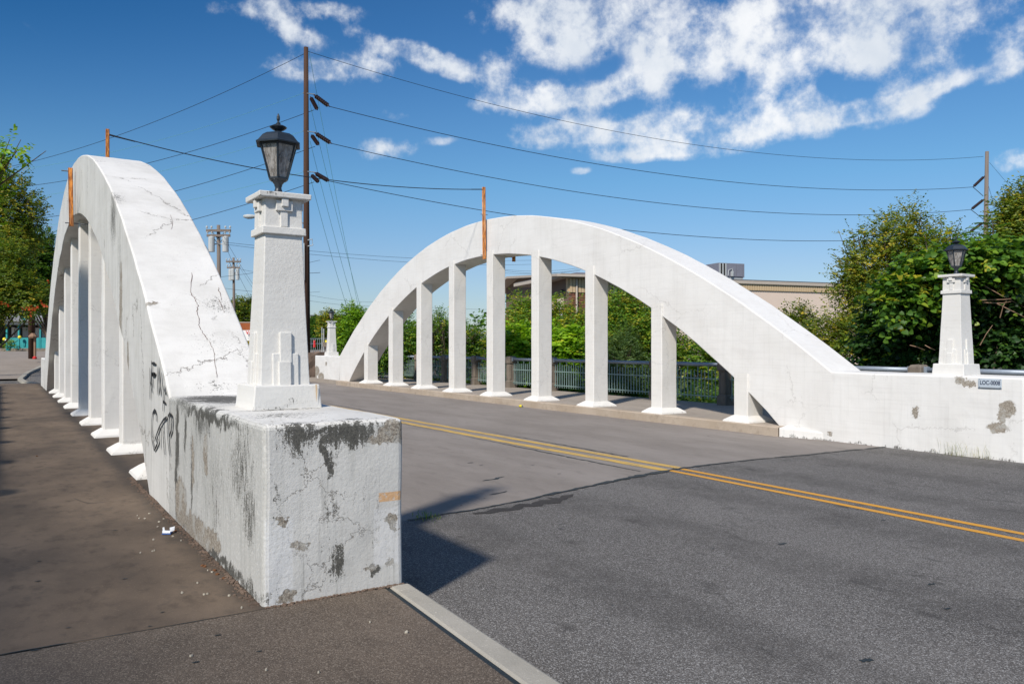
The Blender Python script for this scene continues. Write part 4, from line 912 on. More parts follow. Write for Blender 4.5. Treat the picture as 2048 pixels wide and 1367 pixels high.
# two white service drops and two concrete far masts in front of trees
# ------------------------------------------------------------------ foliage
def leaf_mesh(name, mat, parent, blobs, n_twigs, leaf=.08, per=9, twig=.45, up=.35, seed=1, droop=.15, narrow=.5, tone=(.5, .22), shell=.55, ycluster=0.0, kind=None, heart=False, box=None):
    r = np.random.default_rng(seed)
    wts = np.array([b_[3] * b_[4] * b_[5] if len(b_) < 7 else b_[6] for b_ in blobs], float); wts /= wts.sum()
    idx = r.choice(len(blobs), n_twigs, p=wts); Bc = np.array([b_[:6] for b_ in blobs], float)[idx]
    d = r.normal(size=(n_twigs, 3)); d /= np.linalg.norm(d, axis=1)[:, None]
    rad = 1 - (1 - shell) * r.random(n_twigs) ** 1.3
    # lumps: modulate the shell with low-frequency noise so the outline is uneven
    ph = r.random(9) * 6.28
    lump = 1 + .16 * np.sin(d[:, 0] * 5 + ph[0] + idx) + .14 * np.sin(d[:, 1] * 7 + ph[1] + idx * 2) + .14 * np.sin(d[:, 2] * 6 + ph[2] + d[:, 0] * 4)
    o = Bc[:, :3] + d * (rad * lump)[:, None] * Bc[:, 3:6]
    td = d * .9 + r.normal(size=(n_twigs, 3)) * .45; td[:, 2] += up; td /= np.linalg.norm(td, axis=1)[:, None]
    tl = twig * (.5 + r.random(n_twigs))
    k = per; j = (np.arange(k) + .5) / k
    pos = o[:, None, :] + td[:, None, :] * (tl[:, None] * j[None, :])[:, :, None]
    pos[:, :, 2] -= droop * (tl[:, None] * j[None, :] ** 2)
    upv = np.array([0, 0, 1.0]); side = np.cross(td, upv); side /= (np.linalg.norm(side, axis=1)[:, None] + 1e-6)
    sg = np.where(np.arange(k) % 2 == 0, 1.0, -1.0)
    ax = td[:, None, :] * .55 + side[:, None, :] * sg[None, :, None] + r.normal(size=(n_twigs, k, 3)) * .28; ax[:, :, 2] -= .12
    ax /= np.linalg.norm(ax, axis=2)[:, :, None]
    nrm = d[:, None, :] * .5 + upv * .8 + r.normal(size=(n_twigs, k, 3)) * .42
    wv_ = np.cross(ax, nrm); wv_ /= (np.linalg.norm(wv_, axis=2)[:, :, None] + 1e-6); nn = np.cross(wv_, ax)
    L = (leaf * (.65 + .7 * r.random((n_twigs, k))))[:, :, None]; Wd = L * narrow
    if heart:
        V = np.stack([pos, pos + ax * L * .18 + wv_ * Wd * .52 + nn * L * .07, pos + ax * L * .62 + wv_ * Wd * .42 + nn * L * .05, pos + ax * L * 1.0 - nn * L * .10,
                      pos + ax * L * .62 - wv_ * Wd * .42 + nn * L * .05, pos + ax * L * .18 - wv_ * Wd * .52 + nn * L * .07], 2); nv = 6
        tri = np.array([[0, 1, 2], [0, 2, 3], [0, 3, 4], [0, 4, 5]])
    else:
        V = np.stack([pos, pos + ax * L * .5 + wv_ * Wd * .5 + nn * L * .06, pos + ax * L - nn * L * .08, pos + ax * L * .5 - wv_ * Wd * .5 + nn * L * .06], 2); nv = 4
        tri = np.array([[0, 1, 2], [0, 2, 3]])
    V = V.reshape(-1, 3); nl = n_twigs * k
    if box is not None:
        V[:, 0] = np.maximum(V[:, 0], box)
    Fc = (tri[None, :, :] + (np.arange(nl) * nv)[:, None, None]).reshape(-1, 3)
    tb = tone[0] + tone[1] * r.normal(size=n_twigs) + ycluster * (r.random(n_twigs) < .12)
    tn = np.clip(tb[:, None] + .12 * r.normal(size=(n_twigs, k)), 0, 1).reshape(-1)
    off = parent_world(parent) if parent else Vector((0, 0, 0)); V = V - np.array(off)
    me = bpy.data.meshes.new(name); me.vertices.add(len(V)); me.vertices.foreach_set('co', V.astype(np.float32).ravel())
    me.loops.add(len(Fc) * 3); me.loops.foreach_set('vertex_index', Fc.astype(np.int32).ravel())
    me.polygons.add(len(Fc)); me.polygons.foreach_set('loop_start', np.arange(0, len(Fc) * 3, 3, dtype=np.int32)); me.polygons.foreach_set('loop_total', np.full(len(Fc), 3, dtype=np.int32))
    at_ = me.attributes.new('tone', 'FLOAT', 'FACE'); at_.data.foreach_set('value', np.repeat(tn, len(tri)).astype(np.float32))
    me.materials.append(mat); me.update(); me.validate()
    ob = bpy.data.objects.new(name, me); C.objects.link(ob)
    if parent: ob.parent = parent
    if kind: ob['kind'] = kind
    return ob
def limbs(parent, base, blobs, r0, seed=0, n_=16, mat=None, name='trunk', fork=.45):
    rr = random.Random(seed); m_ = MB(); base = Vector(base)
    cen = Vector((sum(b_[0] for b_ in blobs), sum(b_[1] for b_ in blobs), sum(b_[2] for b_ in blobs))) / len(blobs)
    fk = base.lerp(cen, fork); m_.tube([base, base.lerp(fk, .5) + Vector((rr.uniform(-.1, .1), rr.uniform(-.1, .1), 0)), fk], r0, 8, r1=r0 * .7)
    for i in range(n_):
        b_ = rr.choice(blobs); t = Vector((b_[0] + rr.uniform(-.8, .8) * b_[3], b_[1] + rr.uniform(-.8, .8) * b_[4], b_[2] + rr.uniform(-.5, .85) * b_[5]))
        s_ = base.lerp(fk, rr.uniform(.6, 1)); mid = s_.lerp(t, .5) + Vector((rr.uniform(-.3, .3), rr.uniform(-.3, .3), rr.uniform(.1, .5)))
        m_.tube([s_, mid, t], r0 * rr.uniform(.25, .5), 5, r1=.012, cap=False)
        for _ in range(2):
            e_ = t + Vector((rr.uniform(-1, 1), rr.uniform(-1, 1), rr.uniform(0, .9))) * .5; m_.tube([mid.lerp(t, rr.uniform(.3, .8)), e_], .02, 4, r1=.006, cap=False)
    return m_.build(name, mat or M['bark'], parent, smooth=True)
def blobpx(lst, D, depth=1.0):
    """(u, v, ru, rv[, dD]) in photo pixels -> ellipsoids at depth D"""
    out_ = []
    for b_ in lst:
        dd = D + (b_[4] if len(b_) > 4 else 0); c_ = at(b_[0], b_[1], dd); ru, rv = b_[2] * .87 * dd / F, b_[3] * .87 * dd / F
        out_.append((c_.x, c_.y, c_.z, ru, max(ru * .9, .5) * depth, rv))
    return out_
def plant(kind, label, cat, blobs, twigs, mat, D=None, base=None, trunk=.1, group=None, seed=1, ground=None, tmat=None, nl=14, **kw):
    cx = sum(b_[0] for b_ in blobs) / len(blobs); cy = sum(b_[1] for b_ in blobs) / len(blobs)
    if base is not None: cx, cy = base.x, base.y
    gz = ground_z(cx, cy) if ground is None else ground
    root = empty(kind, (cx, cy, gz), label, cat, group)
    leaf_mesh('crown', mat, root, blobs, twigs, seed=seed, **kw)
    if trunk: limbs(root, (cx, cy, gz), blobs, trunk, seed, nl, tmat)
    return root
G_R = 'bushes and trees growing up the bank behind the right railing'
# tree with yellowing leaves right of the arch
plant('tree', 'loose crowned green tree turning yellow between the beige building and the hedge', 'tree',
      blobpx([(1790, 480, 62, 50), (1820, 440, 26, 30), (1740, 530, 60, 45), (1700, 560, 42, 40), (1840, 520, 60, 60), (1760, 600, 90, 60), (1710, 665, 80, 45), (1650, 695, 55, 38), (1900, 500, 30, 40), (1850, 620, 90, 90), (1702, 508, 20, 16), (1720, 470, 14, 14), (1880, 460, 16, 22)], 27),
      7600, M['lyellow'], trunk=.13, group=G_R, seed=3, leaf=.105, per=9, twig=.5, up=.3, tone=(.55, .18), shell=.3, ycluster=.16, nl=40)
plant('tree', 'tall leafy tree rising at the right edge behind the bare grey pole', 'tree',
      blobpx([(2040, 420, 45, 45), (2075, 460, 60, 80), (2010, 470, 30, 40), (2040, 540, 70, 80), (2100, 380, 40, 40)], 25),
      4200, M['lyellow'], trunk=.14, group=G_R, seed=5, leaf=.11, per=9, twig=.5, tone=(.5, .2), shell=.4, ycluster=.2, nl=24)
# pinnate shoots
def shoots(name, label, base_pts, seed, mat, leaf=.16, n_leaf=13):
    rr = random.Random(seed); root = empty(name, base_pts[0][0], label, 'sapling', G_R)
    V = []; Fc = []; st = MB()
    for (base, tip) in base_pts:
        base, tip = Vector(base), Vector(tip); st.tube([base, base.lerp(tip, .5) + Vector((.03, 0, .05)), tip], .015, 5, r1=.006)
        for fr in range(15):
            t = .35 + .65 * fr / 14; o = base.lerp(tip, t); a = rr.uniform(0, 6.28); out_ = Vector((math.cos(a), math.sin(a), rr.uniform(.4, 1.0))).normalized()
            L = rr.uniform(.4, .7); prev = o
            for i in range(n_leaf):
                q = (i + 1) / n_leaf; p = o + out_ * (L * q) + Vector((0, 0, -.28 * L * q * q)); d = (p - prev).normalized(); prev = p
                side = d.cross(Vector((0, 0, 1))).normalized()
                for s_ in (-1, 1):
                    ax = (side * s_ * .9 + d * .35 + Vector((0, 0, -.3))).normalized(); lf = leaf * (1 - .4 * abs(q - .5)); wv2 = ax.cross(Vector((0, 0, 1))).normalized() * lf * .16
                    k = len(V); V += [p, p + ax * lf * .4 + wv2, p + ax * lf, p + ax * lf * .4 - wv2]; Fc += [(k, k+1, k+2), (k, k+2, k+3)]
    m_ = MB(); m_.add(V, Fc); o_ = m_.build('crown', mat, root); a_ = o_.data.attributes.new('tone', 'FLOAT', 'FACE')
    a_.data.foreach_set('value', np.clip(RNG.normal(.5, .15, len(o_.data.polygons)), 0, 1).astype(np.float32)); st.build('stem', M['bark'], root)
shoots('sapling', 'feathery leaved shoots sticking up behind the right lantern', [(at(1895, 620, 19), at(1905, 470, 19)), (at(1950, 620, 19.5), at(1948, 485, 19.5)), (at(1990, 620, 19), at(1985, 440, 19)), (at(1865, 620, 20), at(1850, 470, 20)), (at(2025, 620, 19), at(2030, 475, 19))], 4, M['lgreen'])
# dense vine-covered hedge behind the right lantern
HB = []
for (u, v, ru, rv, dd) in [(1800, 640, 60, 80, 1), (1850, 580, 60, 55, 0), (1900, 640, 70, 90, .5), (1960, 560, 70, 55, 0), (2030, 560, 70, 60, -.3), (2000, 660, 90, 90, .3), (2080, 640, 80, 100, 0), (1760, 690, 50, 50, 1.5), (2150, 600, 90, 110, 0)]:
    HB.append((u, v, ru, rv, dd))
hb = blobpx(HB, 18.6)
plant('vine_hedge', 'dense dark hedge overgrown with broad leaved vines behind the right lantern post', 'hedge', hb, 14000, M['ldark'], trunk=.09, group=G_R, seed=9, leaf=.10, per=7, twig=.4, up=.1, tone=(.40, .22), shell=.5, narrow=.85, heart=True, box=16.35, nl=40)
root = empty('climbing_vine', at(1960, 560, 18), 'bright green and yellow vine leaves draped over the top of the dark hedge', 'vine', G_R)
leaf_mesh('leaves', M['lgreen'], root, blobpx([(1840, 560, 45, 30), (1910, 530, 60, 22), (1980, 525, 60, 24), (2045, 540, 60, 26), (1800, 600, 30, 30), (1890, 570, 40, 20)], 17.9, .6), 1300, seed=12, leaf=.125, per=6, twig=.5, up=.05, tone=(.52, .2), narrow=.9, heart=True, ycluster=.12, shell=.6, box=16.3)
m_ = MB(); rr = random.Random(5)
for (u0, v0, u1, v1) in [(1940, 555, 2060, 620), (1960, 600, 2060, 590), (1965, 605, 2040, 600), (2000, 635, 2020, 590), (1990, 605, 2060, 640), (1880, 545, 1862, 570), (1960, 690, 1985, 650), (1700+150, 690, 1870, 700), (1820, 690, 1850, 700)]:
    m_.tube([at(u0, v0, 17.6), at((u0+u1)/2 + rr.uniform(-4, 4), (v0+v1)/2 + rr.uniform(-4, 4), 17.5), at(u1, v1, 17.7)], .012, 5, r1=.006)
m_.build('bare_stems', M['stick'], root)
# bushes seen through the uprights
plant('bush', 'big bright green bush directly below the brick building, in the middle of the bank', 'bush', blobpx([(1040, 604, 30, 20), (1112, 612, 30, 22), (1075, 630, 50, 30), (1155, 630, 30, 22), (1060, 660, 72, 54), (1130, 668, 66, 48), (1180, 674, 56, 50), (1020, 700, 50, 50), (1100, 725, 110, 55), (1040, 622, 24, 18)], 35), 6500, M['lgreen'], trunk=.08, group=G_R, seed=21, leaf=.12, per=8, tone=(.72, .17), shell=.5, ycluster=.3)
plant('bush', 'bushy green tree right of the middle uprights under the brick wall', 'bush', blobpx([(1240, 612, 46, 24), (1300, 640, 40, 24), (1250, 664, 76, 54), (1310, 700, 66, 50), (1380, 715, 66, 34), (1236, 632, 28, 18), (1440, 730, 60, 34)], 29), 5200, M['lgreen'], trunk=.08, group=G_R, seed=22, leaf=.11, per=8, tone=(.62, .18), shell=.5, ycluster=.25)
plant('bush', 'grey green feathery shrub between the two uprights right of centre', 'bush', blobpx([(1245, 720, 45, 70), (1200, 740, 40, 50), (1290, 760, 40, 40)], 27.5), 2600, M['lgrey'], trunk=.05, group=G_R, seed=23, leaf=.075, per=10, twig=.35, tone=(.5, .2), narrow=.35, shell=.4)
plant('bush', 'lime green shrub with large drooping leaves behind the railing', 'bush', blobpx([(1040, 690, 45, 38), (1120, 700, 55, 42), (1080, 740, 80, 40), (1160, 740, 30, 35)], 31.5), 2200, M['llime'], trunk=.05, group=G_R, seed=24, leaf=.25, per=8, twig=.6, droop=.5, tone=(.5, .2), narrow=.45, shell=.5, up=.1)
plant('bush', 'lower wild bush behind the left uprights of the right arch', 'bush', blobpx([(870, 690, 60, 50), (930, 700, 50, 42), (810, 690, 60, 48), (760, 700, 50, 44), (960, 700, 30, 40)], 38), 5200, M['lgreen'], trunk=.07, group=G_R, seed=25, leaf=.12, per=8, tone=(.48, .2), ycluster=.25, shell=.5)
plant('bush', 'thin tall weeds poking up against the sky left of centre', 'weeds', blobpx([(868, 655, 20, 22), (885, 645, 10, 26), (925, 672, 26, 16), (845, 668, 20, 15)], 37), 330, M['lgreen'], trunk=.02, group=G_R, seed=26, leaf=.1, per=8, tone=(.6, .2), up=1.0)
plant('bush', 'olive green bush between the arch and the beige building corner', 'bush', blobpx([(1600, 660, 45, 30), (1560, 668, 40, 26), (1540, 700, 60, 36), (1590, 628, 20, 12), (1500, 700, 60, 30)], 31), 3600, M['lyellow'], trunk=.06, group=G_R, seed=27, leaf=.11, per=8, tone=(.4, .18), ycluster=.3, shell=.5)
plant('tree', 'bushy young tree left of the right arch beside the small distant lantern', 'tree', blobpx([(715, 660, 35, 40), (695, 690, 30, 40), (705, 630, 24, 20), (740, 690, 30, 40)], 47), 3000, M['llime'], trunk=.08, group=G_R, seed=28, leaf=.13, per=8, tone=(.35, .2), shell=.4)
# ground cover on the bank, seen through the railing
gc = []
for i in range(46):
    y = 6 + i * .75; gc.append((17.4 + random.random() * 1.2, y, -.7 + random.random() * .35, 1.1, .8, .75))
g_ = leaf_mesh('undergrowth', M['lgreen'], None, gc, 5200, seed=31, leaf=.12, per=8, twig=.35, tone=(.38, .2), shell=.3, kind='stuff', box=16.32)
g_ = leaf_mesh('undergrowth', M['ldark'], None, [(x + 2.5, y, z - .7, 1.8, 1.0, 1.3) for (x, y, z, a, b_, c_) in gc], 4200, seed=32, leaf=.2, per=8, twig=.5, tone=(.55, .2), shell=.3, kind='stuff')
# left side trees
G_L = 'trees at the left edge of the picture'
plant('tree', 'nearest leafy branches reaching in at the left edge above the other trees', 'tree', blobpx([(-4, 306, 24, 14), (24, 306, 16, 9), (16, 286, 10, 6), (-70, 330, 60, 50), (-140, 380, 110, 120), (-14, 330, 20, 14), (42, 303, 9, 4)], 15), 1700, M['llime'], trunk=.06, group=G_L, seed=41, leaf=.105, per=9, twig=.28, up=.15, tone=(.4, .2), shell=.3, ground=-.3, narrow=.6, base=at(-230, 690, 15), nl=2)
plant('tree', 'light crowned tree with yellow tips at the far left above the flowering one', 'tree', blobpx([(20, 420, 60, 55), (60, 440, 26, 30), (0, 370, 50, 40), (70, 405, 16, 18), (-70, 450, 70, 120), (30, 480, 60, 40)], 38), 4800, M['lyellow'], trunk=.14, group=G_L, seed=42, base=at(-90, 690, 38), leaf=.13, per=9, tone=(.45, .2), ycluster=.3, shell=.35)
plant('tree', 'dark green round tree behind the far left end of the stained arch', 'tree', blobpx([(60, 520, 50, 60), (90, 500, 20, 50), (20, 540, 50, 50), (85, 560, 24, 50), (70, 590, 35, 34)], 44), 4600, M['lgreen'], trunk=.14, group=G_L, seed=43, base=at(112, 690, 46), leaf=.14, per=9, tone=(.35, .18), shell=.35)
ft = plant('tree', 'wide low tree with a few red blooms over the turquoise porch', 'tree', blobpx([(20, 560, 45, 55), (55, 590, 36, 38), (0, 600, 50, 38), (80, 600, 20, 26), (-60, 580, 60, 60), (10, 510, 26, 26)], 33), 5200, M['lyellow'], trunk=.1, group=G_L, seed=44, leaf=.11, per=9, tone=(.42, .2), ycluster=.12, shell=.35, ground=-.2, base=at(-40, 690, 34))
leaf_mesh('blossoms', M['lred'], ft, blobpx([(30, 612, 30, 5), (90, 612, 6, 8), (68, 620, 12, 4), (88, 560, 5, 6)], 31.5), 18, seed=45, leaf=.09, per=4, twig=.15, tone=(.5, .4), narrow=.9)
plant('tree', 'rounded green tree behind the orange roofed shop', 'tree', blobpx([(480, 625, 26, 24), (500, 630, 24, 26), (520, 620, 30, 24)], 95), 1500, M['lyellow'], trunk=.2, seed=46, leaf=.28, per=8, twig=.9, tone=(.4, .2), group='trees across the street beyond the bridge')
plant('tree', 'dark green tree in front of the far red brick building', 'tree', blobpx([(632, 665, 26, 24), (620, 680, 20, 16)], 78), 1500, M['lgreen'], trunk=.2, seed=47, leaf=.24, per=8, twig=.8, tone=(.35, .18), group='trees across the street beyond the bridge')
plant('tree', 'small yellow green tree beside the far red brick building', 'tree', blobpx([(662, 655, 18, 22), (655, 640, 10, 10)], 70), 900, M['lyellow'], trunk=.15, seed=48, leaf=.22, per=8, twig=.7, tone=(.6, .2), group='trees across the street beyond the bridge')
tl = blobpx([(-300, 640, 260, 60), (1250, 655, 420, 22), (1700, 650, 300, 30), (2200, 640, 300, 60), (850, 668, 160, 14), (560, 660, 60, 20)], 150)
tl = [(a, b_, c_, d_, e_ * .3, f_) for (a, b_, c_, d_, e_, f_) in tl]
leaf_mesh('far_woods', M['lgreen'], None, tl, 9000, seed=50, leaf=.9, per=6, twig=2.2, tone=(.4, .18), kind='stuff')
# unseen tree added left behind the camera, crown shaped to shade the near walk
sh_b = [(gx - z / 1.05, gy - .65 * z / 1.05, z, r_, r_, 1.3, w_) for (gx, gy, z, r_, w_) in [(-2.0, 2.6, 10.5, 2.3, 3), (-1.9, 6.0, 11, 2.2, 3), (-1.9, 9.4, 10.6, 2.3, 3), (-1.9, 12.6, 11, 2.3, 3), (-4.2, 7, 12, 3, 3), (-3.0, 14.5, 10.4, 2.2, 2)]]
plant('tree', 'unseen broad tree added off to the left, crown shaped to shade the near walk', 'tree', sh_b, 1900, M['lgreen'], trunk=.2, group=G_L, seed=60, leaf=.2, per=9, twig=.6, tone=(.45, .2), shell=.1, ground=-.3)

# weeds
def tuft(name, label, pts, h, mat, seed, n_=60):
    rr = random.Random(seed); V = []; Fc = []
    for i in range(n_):
        bx, by, bz = rr.choice(pts); x = bx + rr.gauss(0, .05); y = by + rr.gauss(0, .10); hh = h * rr.uniform(.2, 1) ** 1.5 + .02; a = rr.uniform(0, 6.28); le = rr.uniform(.1, .6) * hh
        dx, dy = math.cos(a) * le, math.sin(a) * le; wv2 = .0022
        k = len(V); V += [(x - wv2, y - wv2, bz), (x + wv2, y + wv2, bz), (x + dx * .4 + wv2, y + dy * .4, bz + hh * .6), (x + dx * .4 - wv2, y + dy * .4, bz + hh * .6), (x + dx, y + dy, bz + hh)]
        Fc += [(0 + k, 1 + k, 2 + k, 3 + k), (3 + k, 2 + k, 4 + k)]
    m_ = MB(); m_.add(V, Fc); o = m_.build(name, mat); a_ = o.data.attributes.new('tone', 'FLOAT', 'FACE')
    a_.data.foreach_set('value', np.clip(RNG.normal(.6, .25, len(o.data.polygons)), 0, 1).astype(np.float32)); o['kind'] = 'stuff'; return o
tuft('weed_tuft', 'straggly grass growing at the foot of the white end wall below the number plate', [(12.66, 6.35 + .09 * i, ZR) for i in range(8)], .30, M['lyellow'], 3, 80)
tuft('weed_tuft', 'small green tuft in the road joint beside the stained block', [(3.55, 7.22, ZR), (3.65, 7.24, ZR)], .05, M['lgreen'], 4, 60)

# ------------------------------------------------------------------ buildings behind the right bank
def quad_frame(p0, p1):
    ax = Vector(p1) - Vector(p0); ax.z = 0; L = ax.length; ax.normalize(); return ax, L, Vector((ax.y, -ax.x, 0))
DB = 55.0
ca = at(1136, 691, 50); cb = at(1760, 691, 59); cl_ = at(1012, 691, 66)
ca.z = cb.z = cl_.z = -.5
BG = empty('brick_building', ca, 'low building with brown brick end, beige side wall and ribbed tan fascia behind the bushes', 'building')
axr, Lr, nr = quad_frame(ca, cb)    # long face toward the camera
axl, Ll, nl_ = quad_frame(cl_, ca)
ztop = 6.02
up = Vector((0, 0, 1))
def wallbox(mb, p0, ax, n_, x0, x1, z0, z1, out0, out1):
    c_ = Vector((p0.x, p0.y, 0)) + ax * ((x0 + x1) / 2) + n_ * ((out0 + out1) / 2) + up * ((z0 + z1) / 2)
    mb.obox(c_, ax, n_, up, abs(x1 - x0) / 2, abs(out1 - out0) / 2, (z1 - z0) / 2)
xb = 7.2   # where the brick part ends and beige stucco begins
m_ = MB(); wallbox(m_, ca, axr, nr, 0, xb, -.5, 4.9, -.3, 0); m_.build('wall', M['brownwall'], BG, label='mortar backing of the brick wall')
m_ = MB(); wallbox(m_, ca, axr, nr, xb, Lr, -.5, 5.35, -.3, 0.05); m_.build('wall', M['beige'], BG, label='beige stucco wall')
m_ = MB(); wallbox(m_, ca, axr, nr, 13.3, 13.33, -.5, 5.33, .05, .06); m_.build('wall_joint', M['fascia'], BG)
m_ = MB(); wallbox(m_, ca, axr, nr, 0, Lr, 5.62 - .27 - .4, 5.9, -.3, -.02); m_.build('wall', M['siding'], BG, label='backing of the ribbed fascia')
rib_src = None; i = 0; x = .1
while x < Lr - .2:
    m_ = None
    z_lo = 4.9 if x < xb - .2 else 5.36
    if i in (0,):
        m_ = MB(); wallbox(m_, ca, axr, nr, x, x + .16, 4.9, 5.78, -.02, .11); rs = m_.build('fascia_panel', M['siding'], BG)
    elif x < xb - .2:
        inst(rs, BG, axr * (x - .1))
    else:
        if rib_src is None:
            m_ = MB(); wallbox(m_, ca, axr, nr, x, x + .16, 5.36, 5.78, -.02, .14); rib_src = m_.build('fascia_panel', M['siding'], BG); rx0 = x
        else: inst(rib_src, BG, axr * (x - rx0))
    x += .2; i += 1
m_ = MB(); wallbox(m_, ca, axr, nr, -.6, Lr, 5.79, 6.0, -8, .24); m_.build('roof', M['fascia'], BG); rf = bpy.context.scene.objects.get('roof')
m_ = MB(); wallbox(m_, ca, axr, nr, -.5, Lr - .1, 6.003, 6.07, -8, .2); m_.build('roof_edge', M['roofgrey'], BG)
# bricks of the visible end, nearest pieces as objects
brick_m = simple('brick', (.20, .085, .055), .9, var=.5, scale=2.2, bs=.2)
brs = None; cnt = 0
for row in range(17):
    for col in range(17):
        xx = .05 + col * .42 + (.21 if row % 2 else 0); zz = 2.15 + row * .162
        if xx + .38 > xb: continue
        if brs is None:
            m_ = MB(); wallbox(m_, ca, axr, nr, xx, xx + .39, zz, zz + .135, -.02, .025); brs = m_.build('brick', brick_m, BG); bx0, bz0 = xx, zz
        else: inst(brs, BG, axr * (xx - bx0) + nr * random.uniform(0, .012) + up * (zz - bz0))
        cnt += 1
m_ = MB(); p_ = ca + axr * .55 + nr * .12; m_.tube([Vector((p_.x, p_.y, .5)), Vector((p_.x, p_.y, 5.75))], .07, 6); m_.build('downspout', M['fascia'], BG)
# shaded gable face to the left of the corner with soffit, siding, windows
m_ = MB(); wallbox(m_, cl_, axl, nl_, 0, Ll, -.5, 3.9, -.3, 0); m_.build('wall', M['brickfar'], BG, label='shaded brick gable wall')
m_ = MB()
A0 = Vector((cl_.x, cl_.y, 0)); A1 = Vector((ca.x, ca.y, 0)); lo, hi = at(985, 582, 66 - 2).z, 5.75
km = A0 + axl * 3.9
m_.add([A0 + up * 3.9, A1 + up * 3.9, A1 + up * 5.8, km + up * 6.75, A0 + up * 6.35], [(0, 1, 2, 3, 4)])
gw = m_.build('gable_siding', M['brownwall'], BG)
m_ = MB()
for (pa, pb, za, zb_) in ((A0 - axl * 2.2, km, 6.0, 6.78), (km, A1 + axl * .6, 6.78, 5.84)):
    for (dz, w0, w1) in ((0, -4, .9),):
        a = [pa + up * za + nl_ * w1, pb + up * zb_ + nl_ * w1, pb + up * zb_ + nl_ * w0, pa + up * za + nl_ * w0]; b2_ = [p + up * .16 for p in a]
        m_.add(a + b2_, [(0,1,2,3),(7,6,5,4),(0,4,5,1),(1,5,6,2),(2,6,7,3),(3,7,4,0)])
m_.build('roof', M['fascia'], BG, label='overhanging gable eave')
for (x_, mat_) in ((Ll - 1.6, 'glassy'), (Ll - 3.6, 'glassy'), (Ll - 6.2, 'glassy')):
    m_ = MB(); wallbox(m_, cl_, axl, nl_, x_, x_ + .42, 1.0, 3.85, -.02, .03); wn = m_.build('window', M[mat_], BG)
    m_ = MB(); wallbox(m_, cl_, axl, nl_, x_ - .05, x_ + .0, 1.0, 3.85, 0, .08); wallbox(m_, cl_, axl, nl_, x_ + .42, x_ + .5, 1.0, 3.85, 0, .08); m_.build('frame', M['white'], wn)
    m_ = MB(); wallbox(m_, cl_, axl, nl_, x_ - .25, x_ + .7, 3.9, 4.6, 0, .12); m_.build('lintel', M['beige'], BG)
m_ = MB(); q = A0 + axl * (Ll - 6.0) + nl_ * .4 + up * 5.0; m_.obox(q, axl, nl_, up, .45, .3, .12); m_.build('flood_lamp', M['beige'], BG)
for xq in (Ll - .7,): m_ = MB(); m_.lathe([(.1, 0), (.12, .1), (.05, .18)], 8, A0 + axl * xq + nl_ * .15 + up * 4.95); m_.build('security_lamp', M['black'], BG)
m_ = MB(); wallbox(m_, ca, axr, nr, 4.6, 6.2, 2.4, 4.0, .0, .06); w_ = m_.build('window', M['glassy'], BG)
m_ = MB(); wallbox(m_, ca, axr, nr, 4.5, 4.6, 2.3, 4.1, .02, .09); wallbox(m_, ca, axr, nr, 6.2, 6.3, 2.3, 4.1, .02, .09); wallbox(m_, ca, axr, nr, 4.6, 6.2, 4.0, 4.1, .02, .09); m_.build('frame', M['white'], w_)
# rooftop unit
hc = at(1450, 552, 56); hz = 6.07
HV = empty('rooftop_unit', (hc.x, hc.y, hz), 'grey rooftop air conditioning unit standing on the flat roof', 'air conditioner')
m_ = MB(); m_.obox(Vector((hc.x, hc.y, hz + .12)), axr, nr, up, 1.0, .7, .12); m_.build('curb_frame', M['transf'], HV)
cz = hz + .24 + .48
m_ = MB(); m_.obox(Vector((hc.x, hc.y, cz)), axr, nr, up, 1.08, .75, .48); m_.build('housing', M['hvac'], HV, bevel=.02)
for k in range(5):
    m_ = MB(); m_.obox(Vector((hc.x, hc.y, cz)) + axr * (-.96 + .12 * k) + nr * .76, axr, nr, up, .045, .02, .44); m_.build('louvre', M['darkroom'] if k % 2 else M['transf'], HV)
for k in (0, .55): m_ = MB(); m_.obox(Vector((hc.x, hc.y, cz)) + axr * (.1 + k) + nr * .765, axr, nr, up, .26, .012, .43); m_.build('access_panel', M['hvac'], HV)
m_ = MB(); q = Vector((hc.x, hc.y, cz)) + nr * .85; m_.tube([q + axr * -.35 + up * -.4, q + axr * -.3 + up * .0, q + axr * 0 + up * .1, q + axr * .05 + up * -.35], .03, 6); m_.obox(q + axr * -.02 + up * -.25, axr, nr, up, .08, .05, .18); m_.build('conduit', M['transf'], HV)
m_ = MB(); q = at(1165, 540, 55); m_.obox(Vector((q.x, q.y, 6.3)), axr, nr, up, .7, .5, .25); o_ = m_.build('rooftop_unit', M['hvac']); tag(o_, 'small grey box on the roof above the brick corner', 'roof box')

# far red brick building and street bits
def facing_box(mb, u0, u1, v0, v1, D, depth, z0=None):
    a, b_ = at(u0, v0, D), at(u1, v0, D); ax, L, n_ = quad_frame(a, b_); zt = a.z; zb_ = at(u0, v1, D).z if z0 is None else z0
    c_ = (a + b_) / 2 - n_ * depth / 2; mb.obox(Vector((c_.x, c_.y, (zt + zb_) / 2)), ax, n_, up, L / 2, depth / 2, (zt - zb_) / 2); return a, b_, ax, n_
FB = empty('far_brick_building', at(650, 691, 118), 'distant flat roofed red brick building beyond the small lantern', 'building')
m_ = MB(); facing_box(m_, 621, 700, 632, 700, 118, 12, 0); m_.build('wall', M['brickfar'], FB)
m_ = MB(); facing_box(m_, 620, 701, 629.5, 632, 117.7, 13); m_.build('parapet', M['roofgrey'], FB)
for (u0, u1, v0, v1) in ((630, 637, 639, 650), (652, 659, 639, 650), (674, 681, 639, 650), (630, 637, 664, 675)):
    m_ = MB(); facing_box(m_, u0, u1, v0, v1, 117.9, .3); wn = m_.build('window', M['white'], FB)
    m_ = MB(); facing_box(m_, u0 + 1.5, u1 - 1.5, v0 + 1.5, v1 - 1.5, 117.7, .3); m_.build('pane', M['glassy'], wn)
